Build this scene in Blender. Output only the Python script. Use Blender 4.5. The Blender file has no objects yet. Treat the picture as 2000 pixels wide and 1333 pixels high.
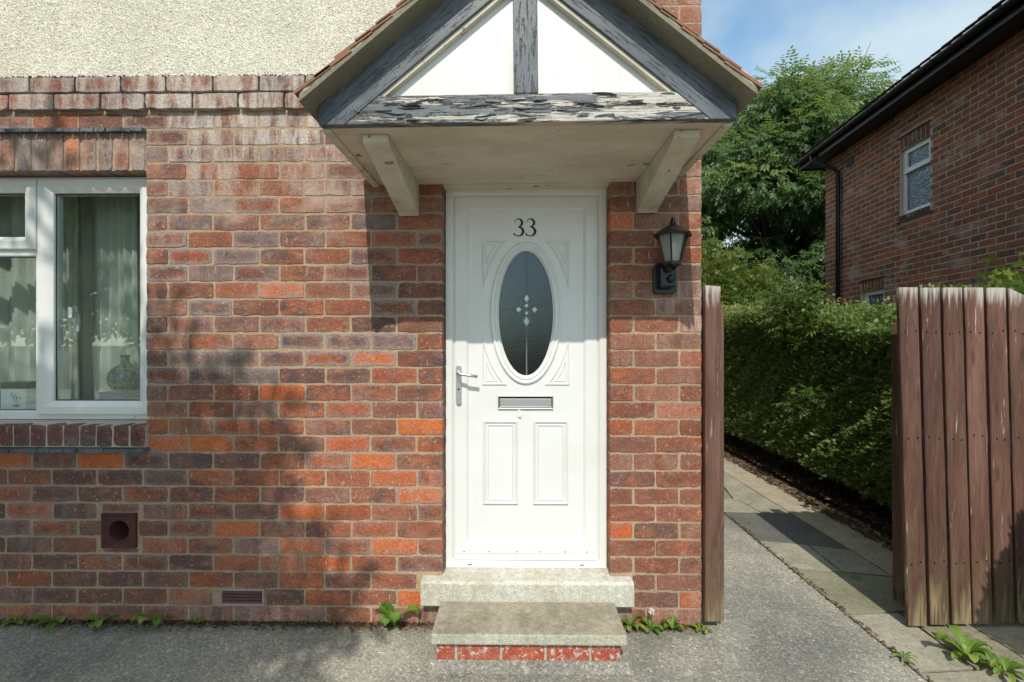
import bpy, math, random
import numpy as np
from mathutils import Vector, Matrix
R = math.radians
sc = bpy.context.scene
COL = sc.collection

# ---------------------------------------------------------------- camera
cd = bpy.data.cameras.new('camera'); cam = bpy.data.objects.new('camera', cd); COL.objects.link(cam)
cd.sensor_width = 36.0; cd.lens = 16.0; cd.clip_start = 0.05; cd.clip_end = 900
cd.shift_y = 0.00225
cam.location = (0, -2.403, 1.486); cam.rotation_euler = (R(90), 0, 0.0117)
sc.camera = cam
# ---------------------------------------------------------------- sky, sun, exposure
SUN_EL, SUN_AZ = 47.8, 3.5            # sun stands behind the camera, a little to the left
w = bpy.data.worlds.new('World'); sc.world = w; w.use_nodes = True
nt = w.node_tree; nt.nodes.clear()
_o = nt.nodes.new('ShaderNodeOutputWorld'); _b = nt.nodes.new('ShaderNodeBackground')
_s = nt.nodes.new('ShaderNodeTexSky'); _s.sky_type = 'NISHITA'; _s.sun_disc = False
_s.sun_elevation = R(SUN_EL); _s.sun_rotation = R(180 + SUN_AZ); _s.air_density = 1.0; _s.dust_density = 0.8; _s.ozone_density = 1.0
_g = nt.nodes.new('ShaderNodeTexCoord'); _mp = nt.nodes.new('ShaderNodeMapping')
_mp.inputs['Scale'].default_value = (1.0, 1.0, 1.5); _mp.inputs['Location'].default_value = (0.9, 1.7, 0.2)
_n = nt.nodes.new('ShaderNodeTexNoise'); _n.inputs['Scale'].default_value = 1.9; _n.inputs['Detail'].default_value = 5; _n.inputs['Roughness'].default_value = 0.48
_r = nt.nodes.new('ShaderNodeValToRGB'); _r.color_ramp.elements[0].position = 0.33; _r.color_ramp.elements[1].position = 0.53
_m = nt.nodes.new('ShaderNodeMix'); _m.data_type = 'RGBA'
_m.inputs['B'].default_value = (3.3, 3.95, 4.25, 1)
nt.links.new(_g.outputs['Generated'], _mp.inputs[0]); nt.links.new(_mp.outputs[0], _n.inputs['Vector'])
nt.links.new(_n.outputs['Fac'], _r.inputs[0]); nt.links.new(_r.outputs[0], _m.inputs['Factor'])
_t = nt.nodes.new('ShaderNodeMix'); _t.data_type = 'RGBA'; _t.blend_type = 'MULTIPLY'; _t.inputs['Factor'].default_value = 1.0; _t.inputs['B'].default_value = (1.0, 1.20, 1.14, 1)
nt.links.new(_s.outputs[0], _t.inputs['A']); nt.links.new(_t.outputs['Result'], _m.inputs['A']); nt.links.new(_m.outputs['Result'], _b.inputs[0]); nt.links.new(_b.outputs[0], _o.inputs[0])
_b.inputs[1].default_value = 0.15
sl = bpy.data.lights.new('sun', 'SUN'); sl.energy = 2.8; sl.angle = R(0.53); sl.color = (1.0, 0.945, 0.85)
so = bpy.data.objects.new('sun', sl); COL.objects.link(so)
_e, _a = R(SUN_EL), R(SUN_AZ)
so.rotation_euler = Vector((math.sin(_a) * math.cos(_e), math.cos(_a) * math.cos(_e), -math.sin(_e))).to_track_quat('-Z', 'Y').to_euler()
so.location = (-2, -12, 14)
vs = sc.view_settings; vs.view_transform = 'Standard'; vs.look = 'None'; vs.exposure = 0.50; vs.gamma = 1.0; vs.use_curve_mapping = False
sc.cycles.use_denoising = True
sc.cycles.max_bounces = 8; sc.cycles.transparent_max_bounces = 12

# ---------------------------------------------------------------- node helpers
class NT:
    def __init__(s, name):
        s.m = bpy.data.materials.new(name); s.m.use_nodes = True; s.t = s.m.node_tree; s.t.nodes.clear()
        s.out = s.t.nodes.new('ShaderNodeOutputMaterial')
    def n(s, t, ins=None, **kw):
        x = s.t.nodes.new('ShaderNode' + t)
        for k, v in kw.items(): setattr(x, k, v)
        for k, v in (ins or {}).items(): s.put(x.inputs[k], v)
        return x
    def put(s, sock, v):
        if isinstance(v, bpy.types.NodeSocket): s.t.links.new(v, sock)
        elif isinstance(v, (tuple, list)):
            n = len(sock.default_value); v = tuple(v)
            sock.default_value = (v + (1,))[:n] if len(v) < n else v[:n]
        else:
            try: sock.default_value = v
            except TypeError: sock.default_value = (v,) * len(sock.default_value)
    def pos(s): return s.n('NewGeometry').outputs['Position']
    def obj(s): return s.n('TexCoord').outputs['Object']
    def attr(s, name): return s.n('Attribute', attribute_name=name)
    def vmap(s, v, scale=(1, 1, 1), loc=(0, 0, 0), rot=(0, 0, 0)):
        return s.n('Mapping', {'Vector': v, 'Scale': scale, 'Location': loc, 'Rotation': rot}).outputs[0]
    def noise(s, v, scale, detail=4, rough=0.55, dist=0.0):
        return s.n('TexNoise', {'Vector': v, 'Scale': scale, 'Detail': detail, 'Roughness': rough, 'Distortion': dist}).outputs['Fac']
    def vor(s, v, scale, feature='F1', out='Distance'):
        return s.n('TexVoronoi', {'Vector': v, 'Scale': scale}, feature=feature).outputs[out]
    def ramp(s, f, a, b, lo=0.0, hi=1.0):
        return s.n('MapRange', {'Value': f, 'From Min': a, 'From Max': b, 'To Min': lo, 'To Max': hi}, interpolation_type='SMOOTHSTEP').outputs[0]
    def cramp(s, f, stops):
        x = s.n('ValToRGB', {'Fac': f}); e = x.color_ramp.elements
        while len(e) < len(stops): e.new(0.5)
        for i, (p, c) in enumerate(stops): e[i].position = p; e[i].color = (*c, 1)
        return x.outputs[0]
    def mix(s, f, a, b, mode='MIX'):
        x = s.n('Mix', data_type='RGBA', blend_type=mode)
        s.put(x.inputs['Factor'], f); s.put(x.inputs[6], a); s.put(x.inputs[7], b); return x.outputs[2]
    def math(s, op, a, b=0.5):
        x = s.n('Math', operation=op); s.put(x.inputs[0], a); s.put(x.inputs[1], b); return x.outputs[0]
    def bump(s, h, strength=0.5, dist=0.003, normal=None):
        ins = {'Height': h, 'Strength': strength, 'Distance': dist}
        if normal is not None: ins['Normal'] = normal
        return s.n('Bump', ins).outputs[0]
    def sep(s, c):
        return s.n('SeparateColor', {'Color': c}).outputs
    def xyz(s, v): return s.n('SeparateXYZ', {'Vector': v}).outputs
    def scalec(s, c, f):
        x = s.n('VectorMath', operation='SCALE'); s.put(x.inputs[0], c); s.put(x.inputs['Scale'], f); return x.outputs[0]
    def addv(s, a, b):
        x = s.n('VectorMath', operation='ADD'); s.put(x.inputs[0], a); s.put(x.inputs[1], b); return x.outputs[0]
    def pbr(s, col, rough=0.6, normal=None, metal=0.0, spec=0.4, **kw):
        x = s.n('BsdfPrincipled', {'Base Color': col, 'Roughness': rough, 'Metallic': metal, 'Specular IOR Level': spec, **kw})
        if normal is not None: s.put(x.inputs['Normal'], normal)
        s.t.links.new(x.outputs[0], s.out.inputs[0]); return s.m
    def surf(s, sh): s.t.links.new(sh, s.out.inputs[0]); return s.m
M = {}
# ---------------------------------------------------------------- materials
def brick_material(name, dull=0.0):
    t = NT(name); a = t.attr('bc'); bc = a.outputs['Color']; rnd = a.outputs['Alpha']
    p = t.sep(t.attr('bp').outputs['Color']); uv = t.xyz(t.attr('buv').outputs['Vector'])
    off = t.n('CombineXYZ', {'X': t.math('MULTIPLY', rnd, 37.0), 'Y': t.math('MULTIPLY', rnd, 11.0), 'Z': t.math('MULTIPLY', rnd, 23.0)}).outputs[0]
    wp = t.pos(); v = t.addv(wp, off)
    flash = t.ramp(t.noise(t.vmap(v, (8, 8, 12)), 1.0, 4, 0.62), 0.44, 0.66)
    c = t.mix(t.math('MULTIPLY', flash, t.math('MULTIPLY', p[1], 0.85)), bc, (0.105, 0.074, 0.073))
    fl2 = t.ramp(t.noise(t.vmap(v, (9, 9, 12), (5, 3, 9)), 1.0, 4, 0.6), 0.52, 0.70)
    c = t.mix(t.math('MULTIPLY', fl2, 0.7), c, t.mix(0.6, bc, (0.47, 0.15, 0.065)))
    bl = t.ramp(t.noise(t.vmap(v, (7, 7, 13), (8, 1, 4)), 1.0, 4, 0.6), 0.56, 0.74)
    c = t.mix(t.math('MULTIPLY', bl, 0.5), c, (0.235, 0.195, 0.19))
    du = t.math('MINIMUM', uv[0], t.math('SUBTRACT', 1.0, uv[0])); dv = t.math('MINIMUM', uv[1], t.math('SUBTRACT', 1.0, uv[1]))
    d = t.math('MINIMUM', t.math('MULTIPLY', du, 2.6), dv)
    d = t.math('ADD', d, t.math('MULTIPLY', t.math('SUBTRACT', t.noise(v, 26, 3), 0.5), 0.5))
    rim = t.math('MULTIPLY', t.ramp(d, 0.30, 0.04), p[0])
    c = t.mix(t.math('MULTIPLY', rim, 0.75), c, (0.30, 0.265, 0.265))
    wet = t.noise(t.vmap(wp, (16, 16, 3.2)), 1.0, 4, 0.65)
    eff = t.math('MULTIPLY', t.ramp(wet, 0.36, 0.62), p[2])
    c = t.mix(eff, c, (0.60, 0.56, 0.50))
    c = t.mix(0.8, c, t.cramp(t.noise(v, 105, 3, 0.75), [(0.25, (0.40, 0.40, 0.42)), (0.5, (1, 1, 1)), (0.78, (1.7, 1.62, 1.55))]), 'MULTIPLY')
    dust = t.ramp(t.noise(t.vmap(v, (18, 18, 30), (2, 7, 1)), 1.0, 5, 0.7), 0.50, 0.72)
    c = t.mix(t.math('MULTIPLY', dust, 0.30), c, (0.46, 0.31, 0.24))
    pt = t.math('MULTIPLY', t.math('SUBTRACT', 1.0, t.attr('bp').outputs['Alpha']), t.ramp(t.noise(v, 30, 6, 0.75), 0.54, 0.60))
    c = t.mix(t.math('MULTIPLY', pt, 0.85), c, (0.60, 0.58, 0.52))
    soot_gap_black = t.ramp(t.noise(t.vmap(wp, (1.3, 1.3, 0.8), (4, 1, 2)), 1.0, 5, 0.65), 0.55, 0.72)
    c = t.mix(t.math('MULTIPLY', soot_gap_black, 0.38), c, (0.10, 0.072, 0.062))
    speck = t.ramp(t.noise(v, 70, 2, 0.5), 0.655, 0.72)
    c = t.mix(t.math('MULTIPLY', speck, 0.5), c, (0.55, 0.48, 0.42))
    scr = t.ramp(t.noise(t.vmap(v, (90, 90, 14)), 1.0, 2, 0.5), 0.69, 0.76)
    c = t.mix(t.math('MULTIPLY', scr, 0.5), c, (0.62, 0.56, 0.50))
    c = t.mix(0.5, c, t.cramp(t.noise(wp, 1.7, 4, 0.6), [(0.3, (0.72, 0.70, 0.70)), (0.7, (1.12, 1.1, 1.08))]), 'MULTIPLY')
    lime = t.ramp(t.noise(t.vmap(wp, (2.4, 2.4, 3.4), (1, 6, 3)), 1.0, 6, 0.68), 0.50, 0.72)
    c = t.mix(t.math('MULTIPLY', lime, t.ramp(t.xyz(wp)[2], 1.1, 2.5, 0.10, 0.70)), c, (0.52, 0.41, 0.34))
    h = t.math('ADD', t.math('MULTIPLY', t.noise(v, 42, 6, 0.72), 1.3), t.math('MULTIPLY', t.noise(v, 240, 2, 0.6), 0.45))
    return t.pbr(c, 0.88, t.bump(h, 0.95, 0.006), spec=0.2)
M['brick'] = brick_material('brick')
def mortar_mat():
    t = NT('mortar'); p = t.pos()
    c = t.mix(t.ramp(t.noise(p, 2.2, 5, 0.65), 0.3, 0.7), (0.46, 0.325, 0.205), (0.34, 0.255, 0.175))
    c = t.mix(t.math('MULTIPLY', t.ramp(t.noise(p, 7, 5, 0.7), 0.52, 0.72), 0.5), c, (0.26, 0.21, 0.15))
    c = t.mix(t.math('MULTIPLY', t.ramp(t.noise(t.vmap(p, (3, 3, 1.2), (2, 0, 5)), 1.0, 4, 0.6), 0.60, 0.75), 0.5), c, (0.62, 0.54, 0.42))
    c = t.mix(0.75, c, t.cramp(t.noise(p, 140, 3, 0.75), [(0.25, (0.45, 0.45, 0.45)), (0.5, (1, 1, 1)), (0.78, (1.5, 1.48, 1.42))]), 'MULTIPLY')
    h = t.math('ADD', t.noise(p, 160, 4, 0.7), t.math('MULTIPLY', t.noise(p, 30, 3), 1.2))
    M['mortar'] = t.pbr(c, 0.95, t.bump(h, 0.9, 0.005), spec=0.15)
mortar_mat_ = mortar_mat

def simple_noise(name, c1, c2, scale, rough=0.85, bscale=90, bstr=0.5, bdist=0.003, spec=0.25, extra=None):
    t = NT(name); p = t.pos()
    c = t.mix(t.ramp(t.noise(p, scale, 5, 0.6), 0.3, 0.7), c1, c2)
    c = t.mix(0.5, c, t.cramp(t.noise(p, bscale, 3, 0.7), [(0.25, (0.55, 0.55, 0.55)), (0.75, (1.35, 1.35, 1.35))]), 'MULTIPLY')
    h = t.noise(p, bscale, 4, 0.7)
    M[name] = t.pbr(c, rough, t.bump(h, bstr, bdist), spec=spec); return M[name]
mortar_mat()
simple_noise('mortar_grey', (0.46, 0.38, 0.31), (0.52, 0.44, 0.36), 5, 0.95, 130, 0.9, 0.004)
simple_noise('slate', (0.085, 0.095, 0.11), (0.16, 0.16, 0.17), 9, 0.7, 60, 0.5, 0.002)
simple_noise('tile', (0.32, 0.145, 0.09), (0.22, 0.135, 0.09), 11, 0.85, 90, 0.5, 0.002)
simple_noise('dark_tile', (0.10, 0.06, 0.05), (0.15, 0.08, 0.06), 5, 0.85, 90, 0.5, 0.002)
simple_noise('terracotta_vent', (0.115, 0.035, 0.030), (0.075, 0.028, 0.026), 14, 0.6, 70, 0.4, 0.002)
simple_noise('air_brick', (0.16, 0.075, 0.070), (0.12, 0.06, 0.055), 14, 0.8, 90, 0.4, 0.002)
simple_noise('vent_rim', (0.42, 0.27, 0.23), (0.36, 0.24, 0.21), 14, 0.8, 90, 0.4, 0.002)
simple_noise('pebbledash', (0.70, 0.665, 0.56), (0.60, 0.57, 0.47), 3.2, 0.95, 110, 1.0, 0.008)
simple_noise('soil', (0.085, 0.06, 0.04), (0.05, 0.038, 0.026), 6, 0.95, 60, 1.0, 0.02)
simple_noise('verge_ground', (0.14, 0.13, 0.10), (0.10, 0.11, 0.06), 1.2, 0.95, 20, 0.8, 0.02)
simple_noise('bark', (0.14, 0.115, 0.085), (0.08, 0.065, 0.05), 9, 0.9, 40, 0.9, 0.01)
simple_noise('undercloak', (0.26, 0.235, 0.18), (0.20, 0.18, 0.135), 4, 0.9, 60, 0.4, 0.003)
simple_noise('verge_mortar', (0.36, 0.335, 0.22), (0.52, 0.48, 0.37), 8, 0.95, 70, 0.9, 0.006)
simple_noise('room_wall', (0.78, 0.77, 0.70), (0.74, 0.73, 0.67), 2, 0.9, 40, 0.1, 0.001)
simple_noise('hall_dark', (0.12, 0.125, 0.13), (0.16, 0.16, 0.165), 2, 0.9, 40, 0.1, 0.001)

def flat(name, c, rough=0.5, metal=0.0, spec=0.4, **kw):
    M[name] = NT(name).pbr(c, rough, metal=metal, spec=spec, **kw); return M[name]
flat('black_plastic', (0.012, 0.013, 0.016), 0.35)
flat('black_paint', (0.010, 0.010, 0.012), 0.3)
flat('number_black', (0.012, 0.011, 0.012), 0.35)
flat('lead', (0.20, 0.205, 0.21), 0.4, 0.5)
flat('bevel_glass', (0.30, 0.38, 0.40), 0.06, 0.35, 0.9)
flat('tape', (0.75, 0.74, 0.70), 0.6)
flat('gasket', (0.02, 0.02, 0.022), 0.6)
flat('print_blue', (0.03, 0.10, 0.22), 0.6)
flat('card_white', (0.62, 0.66, 0.60), 0.7)
flat('bulb', (0.75, 0.76, 0.62), 0.4)
flat('soot_gap_black', (0.012, 0.011, 0.011), 0.9)  # near black, also serves as painted dark for gaps, slots and keyhole

def pebble_mat():
    t = NT('pebbles'); a = t.attr('lc').outputs['Fac']; p = t.pos()
    c = t.cramp(a, [(0.0, (0.44, 0.41, 0.33)), (0.13, (0.80, 0.765, 0.67)), (0.7, (0.89, 0.855, 0.765)), (1.0, (0.93, 0.905, 0.83))])
    c = t.mix(t.ramp(t.noise(p, 1.6, 4), 0.35, 0.7), c, t.mix(0.25, c, (0.55, 0.54, 0.38)), 'MIX')
    M['pebbles'] = t.pbr(c, 0.92, spec=0.2)
pebble_mat()

def asphalt_mat():
    t = NT('asphalt'); p = t.pos()
    c = t.mix(t.ramp(t.noise(p, 1.1, 5, 0.62), 0.32, 0.68), (0.385, 0.36, 0.295), (0.19, 0.185, 0.165))
    st = t.ramp(t.noise(p, 3.3, 5, 0.7), 0.56, 0.68)
    c = t.mix(t.math('MULTIPLY', st, 0.4), c, (0.31, 0.30, 0.265))
    vc = t.n('TexVoronoi', {'Vector': p, 'Scale': 120}); g = t.sep(vc.outputs['Color'])[0]
    c = t.mix(0.55, c, t.cramp(g, [(0.0, (0.38, 0.38, 0.38)), (0.35, (0.85, 0.85, 0.85)), (0.8, (1.2, 1.19, 1.15)), (0.93, (1.5, 1.47, 1.4)), (1.0, (2.6, 2.5, 2.35))]), 'MULTIPLY')
    y_ = t.xyz(p)[1]; edge = t.math('MULTIPLY', t.ramp(t.math('ADD', y_, t.math('MULTIPLY', t.noise(p, 6, 5, 0.7), 0.22)), -0.02, 0.10), t.ramp(t.xyz(p)[0], 1.1, 0.9))
    c = t.mix(t.math('MULTIPLY', edge, 0.75), c, (0.17, 0.145, 0.10))
    lich = t.ramp(t.noise(p, 11, 4, 0.6), 0.615, 0.66)
    c = t.mix(t.math('MULTIPLY', lich, 0.45), c, (0.44, 0.43, 0.38))
    chips = t.ramp(t.noise(p, 52, 2, 0.5), 0.64, 0.69)
    c = t.mix(t.math('MULTIPLY', chips, 0.5), c, (0.50, 0.49, 0.45))
    moss = t.ramp(t.noise(p, 2.0, 6, 0.7), 0.62, 0.75)
    c = t.mix(t.math('MULTIPLY', moss, 0.25), c, (0.10, 0.12, 0.05))
    h = t.math('ADD', t.math('MULTIPLY', t.math('SUBTRACT', 1.0, vc.outputs['Distance']), 0.8), t.noise(p, 35, 4, 0.7))
    M['asphalt'] = t.pbr(c, 0.9, t.bump(h, 0.8, 0.004), spec=0.25)
asphalt_mat()

def concrete_mat(name, c1, c2, cs=(0.07, 0.07, 0.05), green=0.25, sp=0.35):
    t = NT(name); p = t.pos(); a = t.attr('pc')
    c = t.mix(t.ramp(t.noise(p, 5, 5, 0.65), 0.3, 0.7), c1, c2)
    c = t.mix(t.math('MULTIPLY', t.ramp(t.noise(p, 9, 6, 0.72), 0.54, 0.72), sp), c, cs)
    c = t.mix(t.math('MULTIPLY', t.ramp(t.noise(p, 2.6, 5, 0.7), 0.52, 0.72), green), c, (0.15, 0.155, 0.06))
    c = t.mix(0.7, c, t.cramp(t.noise(p, 150, 3, 0.75), [(0.25, (0.4, 0.4, 0.4)), (0.52, (1, 1, 1)), (0.75, (1.6, 1.57, 1.5))]), 'MULTIPLY')
    c = t.mix(0.6, c, t.cramp(t.noise(p, 34, 4, 0.7), [(0.3, (0.62, 0.62, 0.6)), (0.7, (1.25, 1.24, 1.2))]), 'MULTIPLY')
    c = t.mix(t.math('MULTIPLY', t.ramp(t.vor(t.vmap(p), 24), 0.10, 0.03), 0.7), c, (0.06, 0.055, 0.05))
    h = t.math('ADD', t.noise(p, 28, 5, 0.7), t.math('MULTIPLY', t.noise(p, 150, 2, 0.6), 0.6))
    M[name] = t.pbr(c, 0.92, t.bump(h, 0.7, 0.004), spec=0.2)
concrete_mat('step_concrete', (0.39, 0.35, 0.27), (0.27, 0.245, 0.19), (0.12, 0.11, 0.08), 0.22, 0.5)
concrete_mat('step_edge', (0.50, 0.48, 0.40), (0.40, 0.38, 0.31), (0.16, 0.15, 0.12), 0.15, 0.6)
concrete_mat('sill_concrete', (0.60, 0.585, 0.53), (0.50, 0.465, 0.37), (0.20, 0.18, 0.13), 0.06, 0.4)
concrete_mat('path_concrete', (0.47, 0.40, 0.30), (0.36, 0.31, 0.235), (0.14, 0.12, 0.09), 0.1, 0.35)
concrete_mat('flag_pale', (0.40, 0.37, 0.29), (0.29, 0.275, 0.22), (0.10, 0.10, 0.08), 0.45, 0.4)
concrete_mat('flag_dark', (0.165, 0.16, 0.145), (0.13, 0.128, 0.118), (0.06, 0.06, 0.055), 0.12, 0.3)
concrete_mat('flag_green', (0.29, 0.275, 0.20), (0.22, 0.21, 0.15), (0.09, 0.09, 0.06), 0.4, 0.35)

def upvc_mat():
    t = NT('upvc_white'); p = t.pos()
    c = t.mix(t.ramp(t.noise(p, 3, 4), 0.35, 0.75), (0.735, 0.735, 0.715), (0.69, 0.685, 0.65))
    c = t.mix(t.math('MULTIPLY', t.ramp(t.noise(t.vmap(p, (30, 30, 8)), 1.0, 4, 0.7), 0.66, 0.78), 0.25), c, (0.45, 0.42, 0.36))
    M['upvc'] = t.pbr(c, 0.32, t.bump(t.noise(p, 14, 2), 0.03, 0.004), spec=0.45)
    t = NT('panel_white'); p = t.pos()
    c = t.mix(t.ramp(t.noise(p, 2.4, 4), 0.3, 0.75), (0.725, 0.725, 0.72), (0.65, 0.65, 0.635))
    c = t.mix(t.math('MULTIPLY', t.ramp(t.noise(t.vmap(p, (28, 28, 2.5)), 1.0, 5, 0.65), 0.5, 0.75), 0.35), c, (0.52, 0.51, 0.47))
    c = t.mix(t.math('MULTIPLY', t.ramp(t.noise(p, 45, 2), 0.74, 0.78), 0.5), c, (0.25, 0.24, 0.22))
    M['panel_white'] = t.pbr(c, 0.4, spec=0.4)
upvc_mat()

def soffit_mat():
    t = NT('soffit_paint'); p = t.pos()
    c = t.mix(t.ramp(t.noise(t.vmap(p, (2.2, 5, 5)), 1.0, 5, 0.65), 0.32, 0.70), (0.70, 0.62, 0.51), (0.54, 0.465, 0.37))
    yb = t.ramp(t.xyz(p)[1], -0.55, 0.0, 0.0, 0.075)
    sp = t.ramp(t.math('ADD', t.noise(t.vmap(p, (9, 16, 16)), 1.0, 6, 0.72), yb), 0.68, 0.71)
    c = t.mix(t.math('MULTIPLY', sp, 0.85), c, (0.10, 0.055, 0.03))
    s2 = t.ramp(t.noise(t.vmap(p, (40, 40, 40)), 1.0, 3, 0.6), 0.70, 0.74)
    c = t.mix(t.math('MULTIPLY', s2, 0.6), c, (0.09, 0.065, 0.04))
    h = t.math('SUBTRACT', t.noise(p, 30, 4, 0.6), t.math('MULTIPLY', sp, 0.8))
    M['soffit'] = t.pbr(c, 0.75, t.bump(h, 0.4, 0.003), spec=0.25)
    t = NT('cream_timber'); p = t.pos()
    c = t.mix(t.ramp(t.noise(p, 7, 5, 0.65), 0.32, 0.72), (0.66, 0.61, 0.50), (0.50, 0.45, 0.35))
    sp = t.ramp(t.noise(t.vmap(p, (26, 14, 20)), 1.0, 5, 0.68), 0.63, 0.66)
    c = t.mix(t.math('MULTIPLY', sp, 0.85), c, (0.11, 0.08, 0.055))
    M['cream_timber'] = t.pbr(c, 0.65, t.bump(t.math('SUBTRACT', t.noise(p, 30, 4), sp), 0.4, 0.003), spec=0.3)
soffit_mat()

def grey_paint(name, along, peel, grad=0.0, crk=0.8):
    """dark blue-grey gloss paint flaking off weathered timber; `along` stretches the pattern down the grain, lower `peel` = more bare wood"""
    t = NT(name); p = t.obj()
    v = t.vmap(p, along)
    n = t.math('ADD', t.math('MULTIPLY', t.noise(v, 1.0, 8, 0.70, 0.25), 0.68), t.math('MULTIPLY', t.noise(t.vmap(v, (1.7, 3.4, 3.4), (5, 2, 8)), 1.0, 5, 0.7, 0.2), 0.32))
    if grad: n = t.math('ADD', n, t.math('MULTIPLY', t.xyz(p)[0], grad))
    bare = t.ramp(n, peel, peel + 0.018)
    edge = t.math('MULTIPLY', t.ramp(n, peel - 0.035, peel), t.math('SUBTRACT', 1.0, bare))
    g = t.noise(t.vmap(p, tuple(a * (1.0 if a == min(along) else 5.0) for a in along)), 1.0, 5, 0.7)
    wood = t.cramp(g, [(0.25, (0.16, 0.13, 0.105)), (0.42, (0.40, 0.365, 0.32)), (0.6, (0.64, 0.605, 0.55)), (0.8, (0.54, 0.46, 0.37))])
    paint = t.mix(t.ramp(t.noise(p, 6, 4), 0.3, 0.7), (0.085, 0.096, 0.112), (0.14, 0.155, 0.175))
    crack = t.ramp(t.noise(t.vmap(p, tuple(a * 2.6 for a in along), (3, 1, 7)), 1.0, 5, 0.7, 0.6), 0.565, 0.60)
    paint = t.mix(t.math('MULTIPLY', crack, crk), paint, (0.016, 0.016, 0.018))
    c = t.mix(bare, paint, wood)
    c = t.mix(t.math('MULTIPLY', edge, 0.75), c, (0.012, 0.012, 0.014))  # dark rim paints in the shadow under lifting flake edges
    h = t.math('ADD', t.math('MULTIPLY', t.math('SUBTRACT', 1.0, bare), 1.2), t.math('SUBTRACT', t.math('MULTIPLY', g, 0.5), crack))
    rr = t.math('ADD', t.math('MULTIPLY', bare, 0.45), 0.42)
    M[name] = t.pbr(c, rr, t.bump(h, 0.8, 0.004), spec=0.4)
grey_paint('paint_beam', (2.8, 30, 30), 0.492, grad=0.055)
grey_paint('paint_post', (34, 34, 4.5), 0.585, crk=0.6)
grey_paint('paint_barge', (4.0, 40, 40), 0.66, crk=0.3)
t = NT('paint_flake'); M['paint_flake'] = t.pbr(t.mix(t.ramp(t.noise(t.obj(), 20), .35, .65), (0.05, 0.055, 0.065), (0.14, 0.15, 0.165)), 0.5)

def gate_mat():
    t = NT('gate_timber'); a = t.attr('pc').outputs['Color']; s = t.sep(a); p = t.obj()
    off = t.n('CombineXYZ', {'X': t.math('MULTIPLY', s[0], 31.0), 'Y': t.math('MULTIPLY', s[1], 17.0), 'Z': t.math('MULTIPLY', s[2], 23.0)}).outputs[0]
    v = t.addv(p, off); z = t.xyz(p)[2]
    warp = t.n('TexNoise', {'Vector': t.vmap(v, (7, 7, 2.2)), 'Scale': 1.0, 'Detail': 2.0}).outputs['Color']
    v2 = t.addv(v, t.scalec(warp, 0.09))
    gr = t.noise(t.vmap(v2, (95, 95, 2.2)), 1.0, 4, 0.6)
    c = t.mix(t.ramp(t.noise(t.vmap(v, (14, 14, 2.0)), 1.0, 4), 0.3, 0.7), (0.100, 0.048, 0.034), (0.155, 0.082, 0.061))
    c = t.mix(0.65, c, t.cramp(gr, [(0.3, (0.55, 0.5, 0.5)), (0.5, (1, 1, 1)), (0.72, (1.5, 1.42, 1.4))]), 'MULTIPLY')
    c = t.scalec(c, t.math('ADD', 0.78, t.math('MULTIPLY', s[0], 0.5)))
    c = t.mix(t.math('MULTIPLY', t.ramp(t.math('SUBTRACT', t.noise(t.vmap(v, (9, 9, 4)), 1.0, 5, 0.7), t.math('MULTIPLY', z, 0.45)), 0.30, 0.48), 0.30), c, (0.13, 0.13, 0.055))
    # bleached fibres: heads of the boards, long drips; bare wood at the feet
    top = t.ramp(t.math('ADD', z, t.math('MULTIPLY', t.noise(t.vmap(v, (60, 60, 5)), 1.0, 3), 0.30)), 1.83, 1.95)
    c = t.mix(t.math('MULTIPLY', top, 0.8), c, (0.56, 0.51, 0.46))
    st = t.ramp(t.noise(t.vmap(v, (52, 52, 3.4), (4, 2, 1)), 1.0, 5, 0.66), 0.635, 0.70)
    c = t.mix(t.math('MULTIPLY', st, 0.75), c, (0.55, 0.48, 0.44))
    low = t.ramp(t.math('ADD', z, t.math('MULTIPLY', t.noise(t.vmap(v, (30, 30, 3)), 1.0, 4), 0.75)), 0.60, 0.32)
    bare = t.mix(t.ramp(t.noise(t.vmap(v, (25, 25, 4)), 1.0, 4), 0.35, 0.65), (0.36, 0.26, 0.15), (0.27, 0.23, 0.13))
    c = t.mix(t.math('MULTIPLY', low, t.ramp(t.noise(t.vmap(v, (40, 40, 2.5), (9, 9, 2)), 1.0, 4, 0.6), 0.38, 0.58)), c, bare)
    k = t.n('TexVoronoi', {'Vector': t.vmap(v, (11, 0.01, 3.0)), 'Scale': 1.0}).outputs['Distance']
    knot = t.ramp(k, 0.19, 0.05)
    c = t.mix(t.math('MULTIPLY', knot, 0.7), c, (0.07, 0.036, 0.028))
    h = t.math('SUBTRACT', t.math('ADD', gr, t.math('MULTIPLY', st, 0.3)), t.math('MULTIPLY', knot, 0.4))
    M['gate'] = t.pbr(c, 0.7, t.bump(h, 0.55, 0.003), spec=0.3)
gate_mat()
simple_noise('sawn_wood', (0.50, 0.35, 0.17), (0.40, 0.27, 0.13), 20, 0.8, 120, 0.5, 0.002)

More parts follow.
